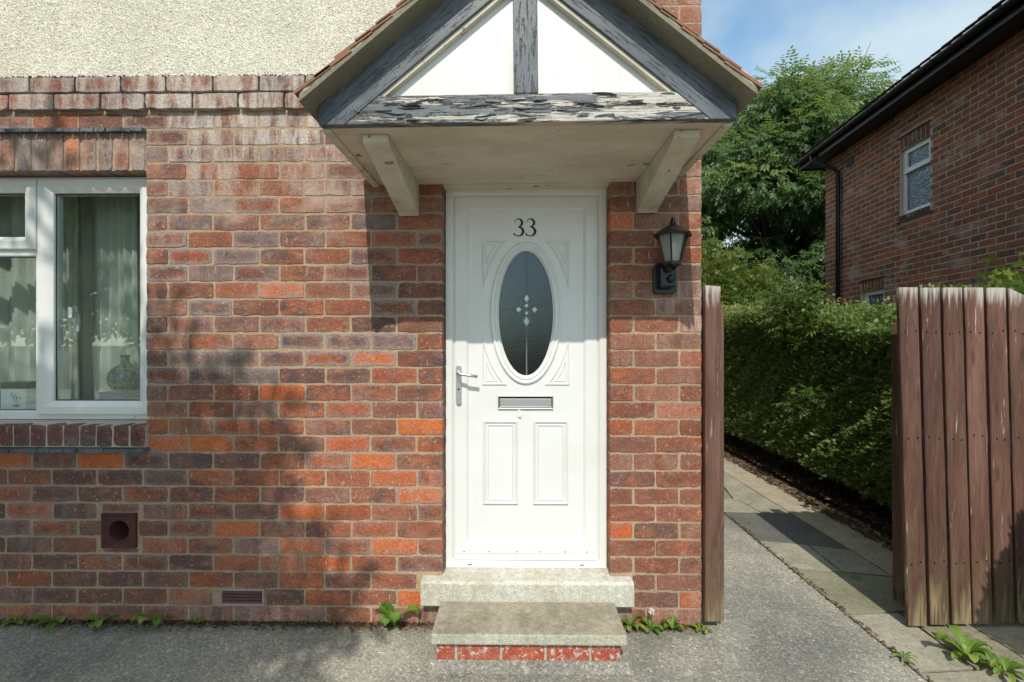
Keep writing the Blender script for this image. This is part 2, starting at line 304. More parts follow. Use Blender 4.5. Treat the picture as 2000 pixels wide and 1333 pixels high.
def leaf_mat(name, stops, trans=0.35, rough=0.45):
    t = NT(name); a = t.attr('lc').outputs['Fac']
    c = t.cramp(a, stops)
    d = t.n('BsdfPrincipled', {'Base Color': c, 'Roughness': rough, 'Specular IOR Level': 0.4}).outputs[0]
    tr = t.n('BsdfTranslucent', {'Color': t.mix(0.35, c, (0.35, 0.45, 0.06))}).outputs[0]
    x = t.n('MixShader'); t.put(x.inputs[0], trans); t.t.links.new(d, x.inputs[1]); t.t.links.new(tr, x.inputs[2])
    M[name] = t.surf(x.outputs[0])
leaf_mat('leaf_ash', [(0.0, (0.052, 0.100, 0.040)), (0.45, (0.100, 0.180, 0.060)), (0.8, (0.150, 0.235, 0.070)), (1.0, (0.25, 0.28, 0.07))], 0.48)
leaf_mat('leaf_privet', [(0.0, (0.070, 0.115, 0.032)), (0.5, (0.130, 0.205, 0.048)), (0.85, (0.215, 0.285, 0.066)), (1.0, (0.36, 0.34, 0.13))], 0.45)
leaf_mat('leaf_lime', [(0.0, (0.045, 0.10, 0.022)), (0.5, (0.10, 0.17, 0.032)), (1.0, (0.22, 0.24, 0.05))], 0.4)
leaf_mat('leaf_weed', [(0.0, (0.060, 0.15, 0.020)), (0.6, (0.15, 0.28, 0.035)), (1.0, (0.28, 0.33, 0.06))], 0.35)
leaf_mat('leaf_litter', [(0.0, (0.05, 0.03, 0.018)), (0.6, (0.16, 0.09, 0.045)), (1.0, (0.30, 0.20, 0.11))], 0.1, 0.8)

def glass_mat():
    t = NT('window_glass')
    fr = t.math('POWER', t.n('LayerWeight', {'Blend': 0.5}).outputs['Facing'], 4.0)
    tr = t.n('BsdfTransparent', {'Color': (0.93, 0.99, 0.99)}).outputs[0]
    gl = t.n('BsdfGlossy', {'Color': (0.95, 1, 1), 'Roughness': 0.012}).outputs[0]
    x = t.n('MixShader'); t.put(x.inputs[0], t.math('ADD', t.math('MULTIPLY', fr, 0.9), 0.15)); t.t.links.new(tr, x.inputs[1]); t.t.links.new(gl, x.inputs[2])
    M['window_glass'] = t.surf(x.outputs[0])
    t = NT('door_glass'); p = t.pos()
    nb = t.bump(t.noise(p, 90, 3, 0.6), 0.2, 0.003)
    fr = t.math('POWER', t.n('LayerWeight', {'Blend': 0.5, 'Normal': nb}).outputs['Facing'], 4.0)
    tr = t.n('BsdfTransparent', {'Color': (0.36, 0.41, 0.43)}).outputs[0]
    gl = t.n('BsdfGlossy', {'Color': (0.9, 0.97, 1), 'Roughness': 0.10, 'Normal': nb}).outputs[0]
    x = t.n('MixShader'); t.put(x.inputs[0], t.math('ADD', fr, 0.06)); t.t.links.new(tr, x.inputs[1]); t.t.links.new(gl, x.inputs[2])
    M['door_glass'] = t.surf(x.outputs[0])
    t = NT('obscure_glass'); p = t.obj()
    vv = t.vor(p, 26, 'DISTANCE_TO_EDGE')
    c = t.mix(t.ramp(vv, 0.03, 0.10), (0.24, 0.32, 0.40), (0.035, 0.065, 0.10))
    M['obscure_glass'] = t.pbr(c, 0.12, t.bump(vv, 0.8, 0.01), spec=0.6)
    t = NT('lantern_glass')
    tr = t.n('BsdfTransparent', {'Color': (0.80, 0.82, 0.78)}).outputs[0]
    gl = t.n('BsdfPrincipled', {'Base Color': (0.55, 0.57, 0.52), 'Roughness': 0.25}).outputs[0]
    x = t.n('MixShader'); t.put(x.inputs[0], 0.42); t.t.links.new(tr, x.inputs[1]); t.t.links.new(gl, x.inputs[2])
    M['lantern_glass'] = t.surf(x.outputs[0])
glass_mat()
def metal_mats():
    t = NT('brushed_steel'); p = t.pos()
    b = t.noise(t.vmap(p, (6, 200, 200)), 1.0, 3)
    M['steel'] = t.pbr(t.mix(b, (0.42, 0.42, 0.42), (0.62, 0.62, 0.61)), 0.38, metal=0.85)
    t = NT('curtain'); p = t.pos()
    c = t.mix(t.noise(p, 6, 3), (0.86, 0.83, 0.74), (0.80, 0.77, 0.67))
    d = t.n('BsdfDiffuse', {'Color': c}).outputs[0]; tr = t.n('BsdfTranslucent', {'Color': c}).outputs[0]
    x = t.n('MixShader'); t.put(x.inputs[0], 0.4); t.t.links.new(d, x.inputs[1]); t.t.links.new(tr, x.inputs[2])
    M['curtain'] = t.surf(x.outputs[0])
    t = NT('painted_vase'); p = t.obj()
    v = t.n('TexVoronoi', {'Vector': p, 'Scale': 58}); cc = t.sep(v.outputs['Color'])
    c = t.cramp(cc[0], [(0.0, (0.02, 0.10, 0.16)), (0.3, (0.05, 0.28, 0.30)), (0.5, (0.35, 0.32, 0.08)), (0.65, (0.42, 0.07, 0.06)), (0.85, (0.02, 0.03, 0.05)), (1.0, (0.55, 0.50, 0.35))])
    z = t.xyz(p)[2]
    c = t.mix(t.ramp(z, 0.055, 0.045), c, (0.42, 0.40, 0.26))
    c = t.mix(t.ramp(t.vor(p, 58, 'DISTANCE_TO_EDGE'), 0.06, 0.03), c, (0.02, 0.02, 0.02))
    M['vase'] = t.pbr(c, 0.15, spec=0.6)
metal_mats()

# ---------------------------------------------------------------- mesh helpers
class MB:
    def __init__(s): s.v = []; s.f = []; s.a = {}; s.sm = False
    def add(s, vs, fs, **attrs):
        b = len(s.v); s.v += [tuple(x) for x in vs]; s.f += [tuple(i + b for i in f) for f in fs]
        for k, val in attrs.items():
            if isinstance(val, list): s.a.setdefault(k, []).extend(val)
            else: s.a.setdefault(k, []).extend([val] * len(vs))
        return s
    def box(s, x0, x1, y0, y1, z0, z1, **at):
        vs = [(x, y, z) for z in (z0, z1) for y in (y0, y1) for x in (x0, x1)]
        return s.add(vs, [(0, 2, 3, 1), (4, 5, 7, 6), (0, 1, 5, 4), (2, 6, 7, 3), (0, 4, 6, 2), (1, 3, 7, 5)], **at)
    def prism(s, pts, y0, y1):            # polygon in x,z, extruded along y
        n = len(pts)
        vs = [(x, y0, z) for x, z in pts] + [(x, y1, z) for x, z in pts]
        return s.add(vs, [tuple(range(n)), tuple(range(2 * n - 1, n - 1, -1))] + [(i, i + n, (i + 1) % n + n, (i + 1) % n) for i in range(n)])
    def prismx(s, pts, x0, x1):           # polygon in y,z, extruded along x
        n = len(pts)
        vs = [(x0, y, z) for y, z in pts] + [(x1, y, z) for y, z in pts]
        return s.add(vs, [tuple(range(n)), tuple(range(2 * n - 1, n - 1, -1))] + [(i, i + n, (i + 1) % n + n, (i + 1) % n) for i in range(n)])
    def prismz(s, pts, z0, z1):           # polygon in x,y, extruded along z
        n = len(pts)
        vs = [(x, y, z0) for x, y in pts] + [(x, y, z1) for x, y in pts]
        return s.add(vs, [tuple(range(n - 1, -1, -1)), tuple(range(n, 2 * n))] + [(i, (i + 1) % n, (i + 1) % n + n, i + n) for i in range(n)])
    def rings(s, rings, cap0=False, cap1=False, loop=False):
        n = len(rings[0]); b = []
        vs = [p for r in rings for p in r]
        m = len(rings)
        for j in range(m if loop else m - 1):
            for i in range(n):
                j2 = (j + 1) % m
                b.append((j * n + i, j * n + (i + 1) % n, j2 * n + (i + 1) % n, j2 * n + i))
        if cap0: b.append(tuple(range(n - 1, -1, -1)))
        if cap1: b.append(tuple(range((m - 1) * n, m * n)))
        return s.add(vs, b)
    def frame(s, x0, x1, z0, z1, prof, cap=False):   # mitred rectangular moulding: prof = [(inset, y), ...]
        rs = []
        for i, y in prof: rs.append([(x0 + i, y, z0 + i), (x1 - i, y, z0 + i), (x1 - i, y, z1 - i), (x0 + i, y, z1 - i)])
        return s.rings(rs, cap1=cap)
    def tube(s, pts, rads, seg=8, caps=True):
        pts = [Vector(p) for p in pts]; rs = []
        if not hasattr(rads, '__len__'): rads = [rads] * len(pts)
        up = None
        for i, p in enumerate(pts):
            d = (pts[min(i + 1, len(pts) - 1)] - pts[max(i - 1, 0)]).normalized()
            if up is None: up = d.orthogonal().normalized()
            up = (up - d * up.dot(d)).normalized(); sd = d.cross(up)
            rs.append([tuple(p + (up * math.cos(2 * math.pi * k / seg) + sd * math.sin(2 * math.pi * k / seg)) * rads[i]) for k in range(seg)])
        return s.rings(rs, cap0=caps, cap1=caps)
    def lathe(s, prof, c=(0, 0, 0), seg=16, axis='z'):
        rs = []
        for r, h in prof:
            ring = []
            for k in range(seg):
                a = 2 * math.pi * k / seg; x, y = r * math.cos(a), r * math.sin(a)
                ring.append((c[0] + x, c[1] + y, c[2] + h) if axis == 'z' else (c[0] + x, c[1] + h, c[2] + y))
            rs.append(ring)
        return s.rings(rs, cap0=True, cap1=True)
    def build(s, name, mat, parent=None, loc=(0, 0, 0), smooth=False, bevel=0.0, recalc=True):
        me = bpy.data.meshes.new(name); me.from_pydata(s.v, [], s.f); me.update()
        for k, vals in s.a.items():
            if len(vals) != len(s.v): continue
            n = len(vals[0]) if hasattr(vals[0], '__len__') else 1
            ty = {1: 'FLOAT', 3: 'FLOAT_VECTOR', 4: 'FLOAT_COLOR'}[n]
            at = me.attributes.new(k, ty, 'POINT')
            at.data.foreach_set({1: 'value', 3: 'vector', 4: 'color'}[n], np.array(vals, dtype=np.float32).ravel())
        if recalc:
            import bmesh
            bm = bmesh.new(); bm.from_mesh(me); bmesh.ops.recalc_face_normals(bm, faces=bm.faces)
            if bevel > 0:
                ed = [e for e in bm.edges if len(e.link_faces) == 2 and e.calc_face_angle(0) > R(35)]
                bmesh.ops.bevel(bm, geom=ed, offset=bevel, segments=2, affect='EDGES', profile=0.6)
            bm.to_mesh(me); bm.free()
        if smooth: me.polygons.foreach_set('use_smooth', [True] * len(me.polygons))
        return link(name, me, mat, parent, loc)
def link(name, me, mat, parent=None, loc=(0, 0, 0)):
    if mat is not None and not me.materials: me.materials.append(M[mat] if isinstance(mat, str) else mat)
    o = bpy.data.objects.new(name, me); COL.objects.link(o); o.location = loc
    if parent is not None: o.parent = parent
    return o
def tag(o, label=None, cat=None, group=None, kind=None):
    if label: o['label'] = label
    if cat: o['category'] = cat
    if group: o['group'] = group
    if kind: o['kind'] = kind
    return o
def empty(name, loc=(0, 0, 0), parent=None, rot=(0, 0, 0)):
    o = bpy.data.objects.new(name, None); COL.objects.link(o); o.location = loc; o.rotation_euler = rot; o.empty_display_size = 0.1
    if parent is not None: o.parent = parent
    return o
def wall_holes(x0, x1, z0, z1, holes, y0, y1):
    """a wall slab with rectangular openings and their reveals"""
    xs = sorted({x0, x1, *[v for h in holes for v in h[:2] if x0 < v < x1]}); zs = sorted({z0, z1, *[v for h in holes for v in h[2:] if z0 < v < z1]})
    solid = lambda i, j: 0 <= i < len(xs) - 1 and 0 <= j < len(zs) - 1 and not any(h[0] <= (xs[i] + xs[i + 1]) / 2 <= h[1] and h[2] <= (zs[j] + zs[j + 1]) / 2 <= h[3] for h in holes)
    m = MB()
    for i in range(len(xs) - 1):
        for j in range(len(zs) - 1):
            if not solid(i, j): continue
            a, b, c, d = xs[i], xs[i + 1], zs[j], zs[j + 1]
            m.add([(a, y0, c), (b, y0, c), (b, y0, d), (a, y0, d)], [(0, 1, 2, 3)]); m.add([(a, y1, c), (b, y1, c), (b, y1, d), (a, y1, d)], [(3, 2, 1, 0)])
            if not solid(i - 1, j): m.add([(a, y0, c), (a, y0, d), (a, y1, d), (a, y1, c)], [(0, 1, 2, 3)])
            if not solid(i + 1, j): m.add([(b, y0, c), (b, y1, c), (b, y1, d), (b, y0, d)], [(0, 1, 2, 3)])
            if not solid(i, j - 1): m.add([(a, y0, c), (a, y1, c), (b, y1, c), (b, y0, c)], [(0, 1, 2, 3)])
            if not solid(i, j + 1): m.add([(a, y0, d), (b, y0, d), (b, y1, d), (a, y1, d)], [(0, 1, 2, 3)])
    return m

# ---------------------------------------------------------------- bricks
rng = random.Random(33)
PAL = {'orange': (0.55, 0.145, 0.048), 'red': (0.395, 0.115, 0.052), 'mid': (0.320, 0.112, 0.060), 'brown': (0.245, 0.097, 0.060), 'purple': (0.205, 0.100, 0.078), 'dark': (0.135, 0.080, 0.072), 'grey': (0.215, 0.170, 0.165)}
def brick_colour(kind, r=rng):
    c = PAL[kind]; a_ = PAL['brown']; k_ = 0.28 if kind not in ('orange',) else 0.08; c = tuple(c[i] * (1 - k_) + a_[i] * k_ for i in range(3)); s = r.uniform(0.86, 1.14); h = r.uniform(-0.06, 0.06)
    return (c[0] * s * (1 + h * 0.4), c[1] * s * (1 - h), c[2] * s * (1 - h), r.random())
def brick_geo(m, x0, x1, z0, z1, depth, col, par, r, y=0.0, seg=(5, 2), jit=0.0013, vertical=False):
    w, h = x1 - x0, z1 - z0; nx, nz = seg if not vertical else (seg[1], seg[0])
    out = []
    for i in range(nx): out.append((i / nx, 0))
    for i in range(nz): out.append((1, i / nz))
    for i in range(nx): out.append((1 - i / nx, 1))
    for i in range(nz): out.append((0, 1 - i / nz))
    yo = y + r.uniform(-0.0018, 0.0012)
    tl, tr = r.uniform(-0.0012, 0.0012), r.uniform(-0.0012, 0.0012)
    P = []
    for u, v in out:
        cx = u in (0, 1) and v in (0, 1)
        du = (0.5 - u) * 2; dv = (0.5 - v) * 2
        k = r.uniform(0.0008, 0.004) if cx else 0
        jx = r.uniform(-jit, jit) if u in (0, 1) else 0; jz = r.uniform(-jit, jit) if v in (0, 1) else 0
        if r.random() < 0.12: jz += 0.0038 * (1 if v == 0 else -1 if v == 1 else 0)
        P.append((x0 + u * w + jx + (du * k if cx else 0), z0 + v * h + jz + (dv * k if cx else 0) + (tl * (1 - u) + tr * u), u, v))
    n = len(P); b = 0.0028; vs = [((x0 + x1) / 2, yo - 0.0004, (z0 + z1) / 2)]; uv = [(0.5, 0.5, 0.0)]
    for ring in range(3):
        for x, z, u, v in P:
            if ring == 0: vs.append((x + (b if u == 0 else -b if u == 1 else 0), yo + r.uniform(-0.0004, 0.0006), z + (b if v == 0 else -b if v == 1 else 0)))
            else: vs.append((x, yo + (0.0032 if ring == 1 else depth), z))
            uv.append((u, v, 0.0))
    fs = [(0, 1 + i, 1 + (i + 1) % n) for i in range(n)]
    for ring in range(2):
        a = 1 + ring * n
        fs += [(a + i, a + n + i, a + n + (i + 1) % n, a + (i + 1) % n) for i in range(n)]
    m.add(vs, fs, bc=col, bp=par, buv=uv)
class BrickSet:
    """collects bricks, then makes the largest 300 objects of their own and joins the rest"""
    def __init__(s): s.items = []
    def add(s, x0, x1, z0, z1, depth=0.02, kind=None, par=(0.3, 0.6, 0, 1), y=0.0, score=1.0, col=None, vertical=False, seg=(7, 2), jit=0.0018, rot=None):
        s.items.append((score * (x1 - x0) * (z1 - z0), x0, x1, z0, z1, depth, col or brick_colour(kind), par, y, vertical, seg, jit))
    def build(s, parent, limit=300, mat='brick', loc=None):
        s.items.sort(key=lambda t: -t[0]); r = random.Random(5)
        for i, it in enumerate(s.items[:limit]):
            m = MB(); _, x0, x1, z0, z1, d, c, p, y, vt, sg, jt = it
            cx, cz = (x0 + x1) / 2, (z0 + z1) / 2
            brick_geo(m, x0 - cx, x1 - cx, z0 - cz, z1 - cz, d, c, p, r, 0.0, sg, jt, vt)
            m.build('brick', mat, parent, (cx, y, cz), recalc=False)
        m = MB()
        for it in s.items[limit:]:
            _, x0, x1, z0, z1, d, c, p, y, vt, sg, jt = it
            brick_geo(m, x0, x1, z0, z1, d, c, p, r, y, sg, jt, vt)
        if m.v: tag(m.build('remaining_bricks', mat, parent, recalc=False), kind='stuff')

# ================================================================ GROUND
m = MB(); m.add([(-260, -260, -0.035), (260, -260, -0.035), (260, 260, -0.035), (-260, 260, -0.035)], [(0, 1, 2, 3)])
tag(m.build('ground', 'verge_ground'), kind='structure')
m = MB(); m.box(-9, 1.80, -7.0, 7.0, -0.03, 0.0); tag(m.build('driveway', 'asphalt'), kind='structure')
m = MB(); m.box(-40, 40, -12.0, -7.0, -0.034, -0.012); tag(m.build('road', 'asphalt'), kind='structure')
m = MB(); m.box(2.40, 2.84, -0.7, 9.0, -0.03, -0.001); tag(m.build('concrete_path', 'path_concrete'), kind='structure')
# soil bed with an uneven surface
m = MB(); r = random.Random(4); nx, ny = 16, 60; vs = []
for j in range(ny + 1):
    for i in range(nx + 1):
        x = 2.845 + i / nx * 3.2; y = -0.7 + j / ny * 10.0
        vs.append((x + (r.uniform(-0.02, 0.03) if i == 0 else 0), y, -0.02 + (0 if i == 0 else 0.03 + r.uniform(0, 0.035))))
m.add(vs, [(j * (nx + 1) + i, j * (nx + 1) + i + 1, (j + 1) * (nx + 1) + i + 1, (j + 1) * (nx + 1) + i) for j in range(ny) for i in range(nx)])
tag(m.build('soil_bed', 'soil', smooth=True), kind='structure')
# strip of flagstones between driveway and path
bed = MB(); bed.box(1.80, 2.40, -0.7, 9.0, -0.034, -0.012); bed = tag(bed.build('flagstone_path', 'soil'), kind='structure')
r = random.Random(12)
ys = [-0.70, -0.30, 0.14, 0.58, 0.98, 1.62, 1.98, 2.36, 2.84, 3.25, 3.8, 4.3, 4.9, 5.5, 6.2, 7.0]
kinds = ['flag_pale', 'flag_pale', 'flag_green', 'flag_pale', 'flag_dark', 'flag_pale', 'flag_green', 'flag_pale', 'flag_pale', 'flag_pale', 'flag_green', 'flag_pale', 'flag_pale', 'flag_green', 'flag_pale']
sk = [r.uniform(-0.08, 0.08) for _ in ys]
def slab(pts, mat, dz=0.0):
    m = MB(); cx = sum(p[0] for p in pts) / len(pts); cy = sum(p[1] for p in pts) / len(pts); q = []
    for i, p in enumerate(pts):
        n = pts[(i + 1) % len(pts)]
        for k in range(3):
            t = k / 3; x = p[0] * (1 - t) + n[0] * t; y = p[1] * (1 - t) + n[1] * t
            q.append((x - cx + r.uniform(-0.004, 0.004), y - cy + r.uniform(-0.004, 0.004)))
    m.prismz(q, -0.03, -0.002 + dz)
    return m.build('paving_slab', mat, bed, (cx, cy, 0), bevel=0.003)
g = 0.007
for i in range(len(ys) - 1):
    a, b = ys[i] + g, ys[i + 1] - g
    x0, x1 = 1.806 + g, 2.392
    a0, a1 = a - sk[i], a + sk[i]; b0, b1 = b - sk[i + 1], b + sk[i + 1]
    k = kinds[i]
    if i in (1, 3, 5, 6, 8):
        xm = r.uniform(2.02, 2.2); am = (a0 + a1) / 2; bm_ = (b0 + b1) / 2; xm2 = xm + r.uniform(-0.08, 0.08)
        other = ['flag_pale', 'flag_green', 'flag_pale'][i % 3]
        slab([(x0, a0), (xm - g, am), (xm2 - g, bm_), (x0, b0)], k, r.uniform(0, 0.004)); slab([(xm + g, am), (x1, a1), (x1, b1), (xm2 + g, bm_)], other, r.uniform(0, 0.004))
    else:
        slab([(x0, a0), (x1, a1), (x1, b1), (x0, b0)], k, r.uniform(0, 0.005))

# ================================================================ THE HOUSE
house = tag(empty('brick_house'), 'red brick house with white door 33, gabled porch canopy and pebbledashed upper wall', 'house')
CP = 0.0906; JT = 0.0081                # course height, joint
DOOR = (-0.394, 0.487, 0.10, 2.340); WIN = (-3.40, -1.979, 0.940, 2.405)
core_holes = [(DOOR[0] - 0.004, DOOR[1] + 0.004, 0.02, 2.345), (WIN[0] - .004, WIN[1] + 0.004, 0.94, 2.60), (-2.20, -2.037, .408, .571), (-1.568, -1.357, .105, .168)]
mw = wall_holes(-8.0, 0.966, -0.03, 5.2, core_holes, 0.0025, 0.28)
wall = mw.build('wall', 'mortar', house)
# lining behind the window head so that no light leaks through
m = MB(); m.box(-3.40, -1.981, 0.006, 0.28, 2.409, 2.603); m.build('lintel_backing', 'mortar', house)
m = MB(); m.box(0.67, 0.966, 0.285, 8.0, -0.03, 5.2); m.box(-8.0, -7.7, 0.285, 8.0, -0.03, 5.2); m.box(-8.0, 0.966, 8.0, 8.3, -0.03, 5.2)
m.build('side_and_rear_wall', 'mortar', house)
m = MB(); m.prismx([(-0.35, 5.15), (4.15, 8.1), (8.65, 5.15), (8.65, 5.28), (4.15, 8.25), (-0.35, 5.28)], -8.3, 1.25)
m.prismx([(-0.05, 5.202), (8.35, 5.202), (4.15, 7.95)], -7.9, 0.9)
m.build('roof', 'dark_tile', house)

bs = BrickSet()
special = {}
def sp(x, k, kind): special[(round(x, 2), k)] = kind
SPEC = [(-1.26, 13, 'orange'), (-0.71, 15, 'orange'), (-1.26, 19, 'orange'), (-2.28, 9, 'orange'), (-0.62, 8, 'orange'), (-0.52, 7, 'orange'), (-0.72, 9, 'orange'), (-1.5, 5, 'orange'), (-1.75, 6, 'orange'),
        (-0.65, 4, 'orange'), (-0.9, 3, 'orange'), (-0.6, 1, 'orange'), (-1.3, 11, 'red'), (-1.6, 10, 'orange'), (-1.8, 10, 'orange'), (-1.25, 6, 'orange'), (-0.56, 11, 'orange'), (-0.8, 12, 'red'), (-2.1, 9, 'red'), (-2.6, 9, 'red'), (-1.5, 15, 'dark'),
        (-1.45, 14, 'grey'), (-0.64, 16, 'grey'), (-1.45, 17, 'purple'), (-1.2, 4, 'orange'), (-1.6, 3, 'red'), (-0.95, 6, 'red'), (-1.1, 2, 'red'), (0.55, 23, 'orange'), (0.55, 5, 'orange'), (0.53, 11, 'red')]
def pick(x, z, k):
    for sx, skk, kd in SPEC:
        if skk == k and abs(sx - x) < 0.115: return kd
    q = rng.random()
    if x > 0.4:      # right-hand pier: even red-brown
        return 'mid' if q < .34 else 'brown' if q < .72 else 'red' if q < .80 else 'purple'
    if z < 0.085: return 'mid' if q < .45 else 'red' if q < .8 else 'brown'
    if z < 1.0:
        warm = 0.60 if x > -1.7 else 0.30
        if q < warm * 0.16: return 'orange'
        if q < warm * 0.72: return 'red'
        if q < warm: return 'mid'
        return rng.choice(['brown', 'purple', 'dark', 'dark', 'brown'] if x < -1.7 else ['brown', 'brown', 'purple', 'mid'])  # lower left bricks picked darker: tree shade put into their colour
    if z < 1.75: return 'red' if q < .12 else 'mid' if q < .38 else 'brown' if q < .70 else 'purple' if q < .92 else 'dark'
    return 'red' if q < .04 else 'mid' if q < .28 else 'brown' if q < .60 else 'purple' if q < .90 else 'grey'
def params(x, z, k, kind):
    rim = rng.choice([0, 0, 0.2, 0.5, 0.9]) * (1.0 if z > 1.2 else 0.45) * (0.3 if x > 0.4 else 1)
    flash = rng.choice([0.45, 0.7, 0.9, 1.0]) * (0.35 if kind == 'orange' else 1) * (0.5 if x > .4 else 1)
    eff = 0.0
    if k >= 30 and x < 0: eff = 0.62 + 0.38 * min(1, max(0, (x + 2.6) / 1.0)); rim = max(rim, 0.6); eff *= rng.uniform(0.7, 1.0)
    elif 25 <= k < 30 and -1.75 < x < -0.95: eff = (k - 23.3) / 5.0 * rng.uniform(0.6, 1.0)
    elif k >= 24 and x < 0: eff = 0.15 * rng.random()
    elif x > 0.8 and 14 < k < 20: eff = 0.5 * rng.random()
    elif k == 0: eff = 0.3 * rng.random()
    else: eff = rng.choice([0, 0, 0, 0.12])
    return (rim, flash, eff, 1)
extra = []
def clip(x0, x1, z0, z1):
    """cut bricks at the upper doorstep and openings"""
    cut = [(-0.506, 0.606, 0.128, 0.262), (-1.589, -1.336, .09, .183), (-2.217, -2.020, .40, .58)]
    if z0 > 0.2: cut.append((DOOR[0], DOOR[1], 0.2, 2.5))
    if z0 >= 0.9 and z1 < 2.66: cut.append((WIN[0], WIN[1], 0.9, 2.625))
    if z0 < 0.2: cut.append((-0.40, 0.50, -0.1, 0.14))
    for c in cut:
        if z1 - 0.012 > c[2] and z0 + 0.012 < c[3]:
            if x0 >= c[0] - 1e-3 and x1 <= c[1] + 1e-3: return None
            if x0 < c[0] and x1 > c[1]:
                if c[0] - x0 > .05: extra.append((x0, c[0]))
                x0 = c[1]; continue
            if x0 < c[0] < x1: x1 = c[0]
            if x0 < c[1] < x1: x0 = c[1]
    return (x0, x1) if x1 - x0 > 0.035 else None
JL = -0.394; BL = 0.2446
for k in range(32):
    z0 = k * CP + JT / 2; z1 = (k + 1) * CP - JT / 2; odd = k % 2
    xs = [JL - (0 if odd else 0.138) - BL * j for j in range(0, 27)]
    if not odd: xs = [JL] + xs
    if k >= 30: xs = [x + (0.06 if k == 31 else -0.05) for x in [-0.2 - BL * j for j in range(27)]]
    xs = [x + (rng.uniform(-0.004, 0.004) if abs(x - JL) > 1e-6 else 0) for x in xs]
    for i in range(len(xs) - 1):
        x1 = xs[i] - (0 if abs(xs[i] - JL) < 1e-6 else JT / 2); x0 = xs[i + 1] + JT / 2
        c = clip(x0, x1, z0, z1)
        if c is None: continue
        x0, x1 = c; xm = (x0 + x1) / 2
        jamb = abs(x1 - JL) < 0.01 and z0 > .2
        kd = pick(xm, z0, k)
        vis = 1.0 if xm > -2.80 else 0.2
        if z0 > 2.3 and xm > -0.95: vis = 0.15
        for e0, e1 in extra: bs.add(e0, e1, z0, z1, .03, kd, params(xm, z0, k, kd))
        extra.clear()
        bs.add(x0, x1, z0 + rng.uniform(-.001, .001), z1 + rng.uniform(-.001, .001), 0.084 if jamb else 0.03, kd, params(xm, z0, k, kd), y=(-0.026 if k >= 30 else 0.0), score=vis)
PW = 0.4830
for k in range(44):
    z0 = k * CP + JT / 2; z1 = (k + 1) * CP - JT / 2
    L = 0.487; Rr = 0.970
    xs = [L, (L + Rr) / 2, Rr] if k % 2 == 0 else [L, L + 0.124, L + 0.364, Rr]
    if k == 0: xs = [L + .01, .68, .83, Rr]
    for i in range(len(xs) - 1):
        x0 = xs[i] + (JT / 2 if i else 0) + rng.uniform(-.003, .003) * (i > 0); x1 = xs[i + 1] - (JT / 2 if i < len(xs) - 2 else 0)
        c = clip(x0, x1, z0, z1)
        if c is None: continue
        x0, x1 = c; kd = pick((x0 + x1) / 2, z0, k)
        left = abs(x0 - L) < .012; right = abs(x1 - Rr) < .012
        vis = 0.25 if (2.25 < z0 and not (z0 > 2.85 and x1 > 0.75)) or z0 > 3.4 else 1.0
        bs.add(x0, x1, z0, z1, 0.1025 if right else 0.084 if left else 0.03, kd, params((x0 + x1) / 2, z0, k, kd), score=vis)
for z0, z1 in ((.368, .391), (.588, .628)):
    bs.add(-2.215, -2.022, z0, z1, .03, 'brown', (.2, .6, 0, 1))
# the return wall round the corner
m = MB()
for k in range(57):
    xs = [0.108] + [(0.23 if k % 2 else 0.35) + BL * j for j in range(18)]
    for i in range(len(xs) - 1):
        brick_geo(m, xs[i] + JT / 2, xs[i + 1] - JT / 2, k * CP + JT / 2, (k + 1) * CP - JT / 2, .02, brick_colour(rng.choice(['mid', 'brown', 'red', 'purple'])), (.1, .6, 0, 1), rng, 0.0, (2, 1))
m.v = [(0.9695 - y, x, z) for x, y, z in m.v]
tag(m.build('return_wall_bricks', 'brick', wall), kind='stuff')
# soldier course over the window, brick-on-edge sill
r = random.Random(8)
x = -1.987; i = 0
while x > -3.38:
    x0 = x - 0.0735
    kd = rng.choice(['brown', 'purple', 'mid', 'dark', 'brown', 'grey']) if i != 4 else 'orange'
    bs.add(x0, x, 2.407, 2.600, 0.1, kd, (0.5, 0.8, 0.25, 1), score=1.3 if x > -2.78 else 0.2, vertical=True); x -= 0.0885 + rng.uniform(-.002, .002); i += 1
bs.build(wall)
sillb = BrickSet(); x = -1.962
SILLM = brick_material('sill_brick')
while x > -3.38:
    sillb.add(x - 0.079, x, 0.942, 1.056, 0.16, None, (0.15, 0.5, 0.05, 1), y=-0.030, col=(0.135 * rng.uniform(.8, 1.2), 0.047, 0.044, rng.random()), vertical=False, seg=(2, 3)); x -= 0.0885
m = MB(); m.prismx([(-0.0255, 0.937), (0.20, 0.937), (0.20, 1.064), (0.09, 1.064), (-0.0255, 1.050)], -3.40, -1.9625)
sill = m.build('window_sill', 'mortar_grey', house); sillb.build(sill)
# creasing slates above the lintel and below the sill, broken edges
def slates(x1, z0, z1, y0, n, wdt, name):
    for i in range(n):
        a = x1 - (i + 1) * wdt + 0.002; b = x1 - i * wdt - 0.002; m = MB(); q = []
        top = [(a, 0.03), (b, 0.03)]
        front = [(b + (a - b) * k / 9, y0 + rng.uniform(0, 0.012)) for k in range(10)]
        m.prismz(front + [(a, 0.03), (b, 0.03)], z0 + rng.uniform(0, .002), z1 - rng.uniform(0, .004))
        m.build(name, 'slate', wall)
slates(-1.975, 2.604, 2.626, -0.034, 21, 0.0665, 'creasing_slate')
slates(-1.955, 0.911, 0.934, -0.052, 20, 0.071, 'creasing_slate')
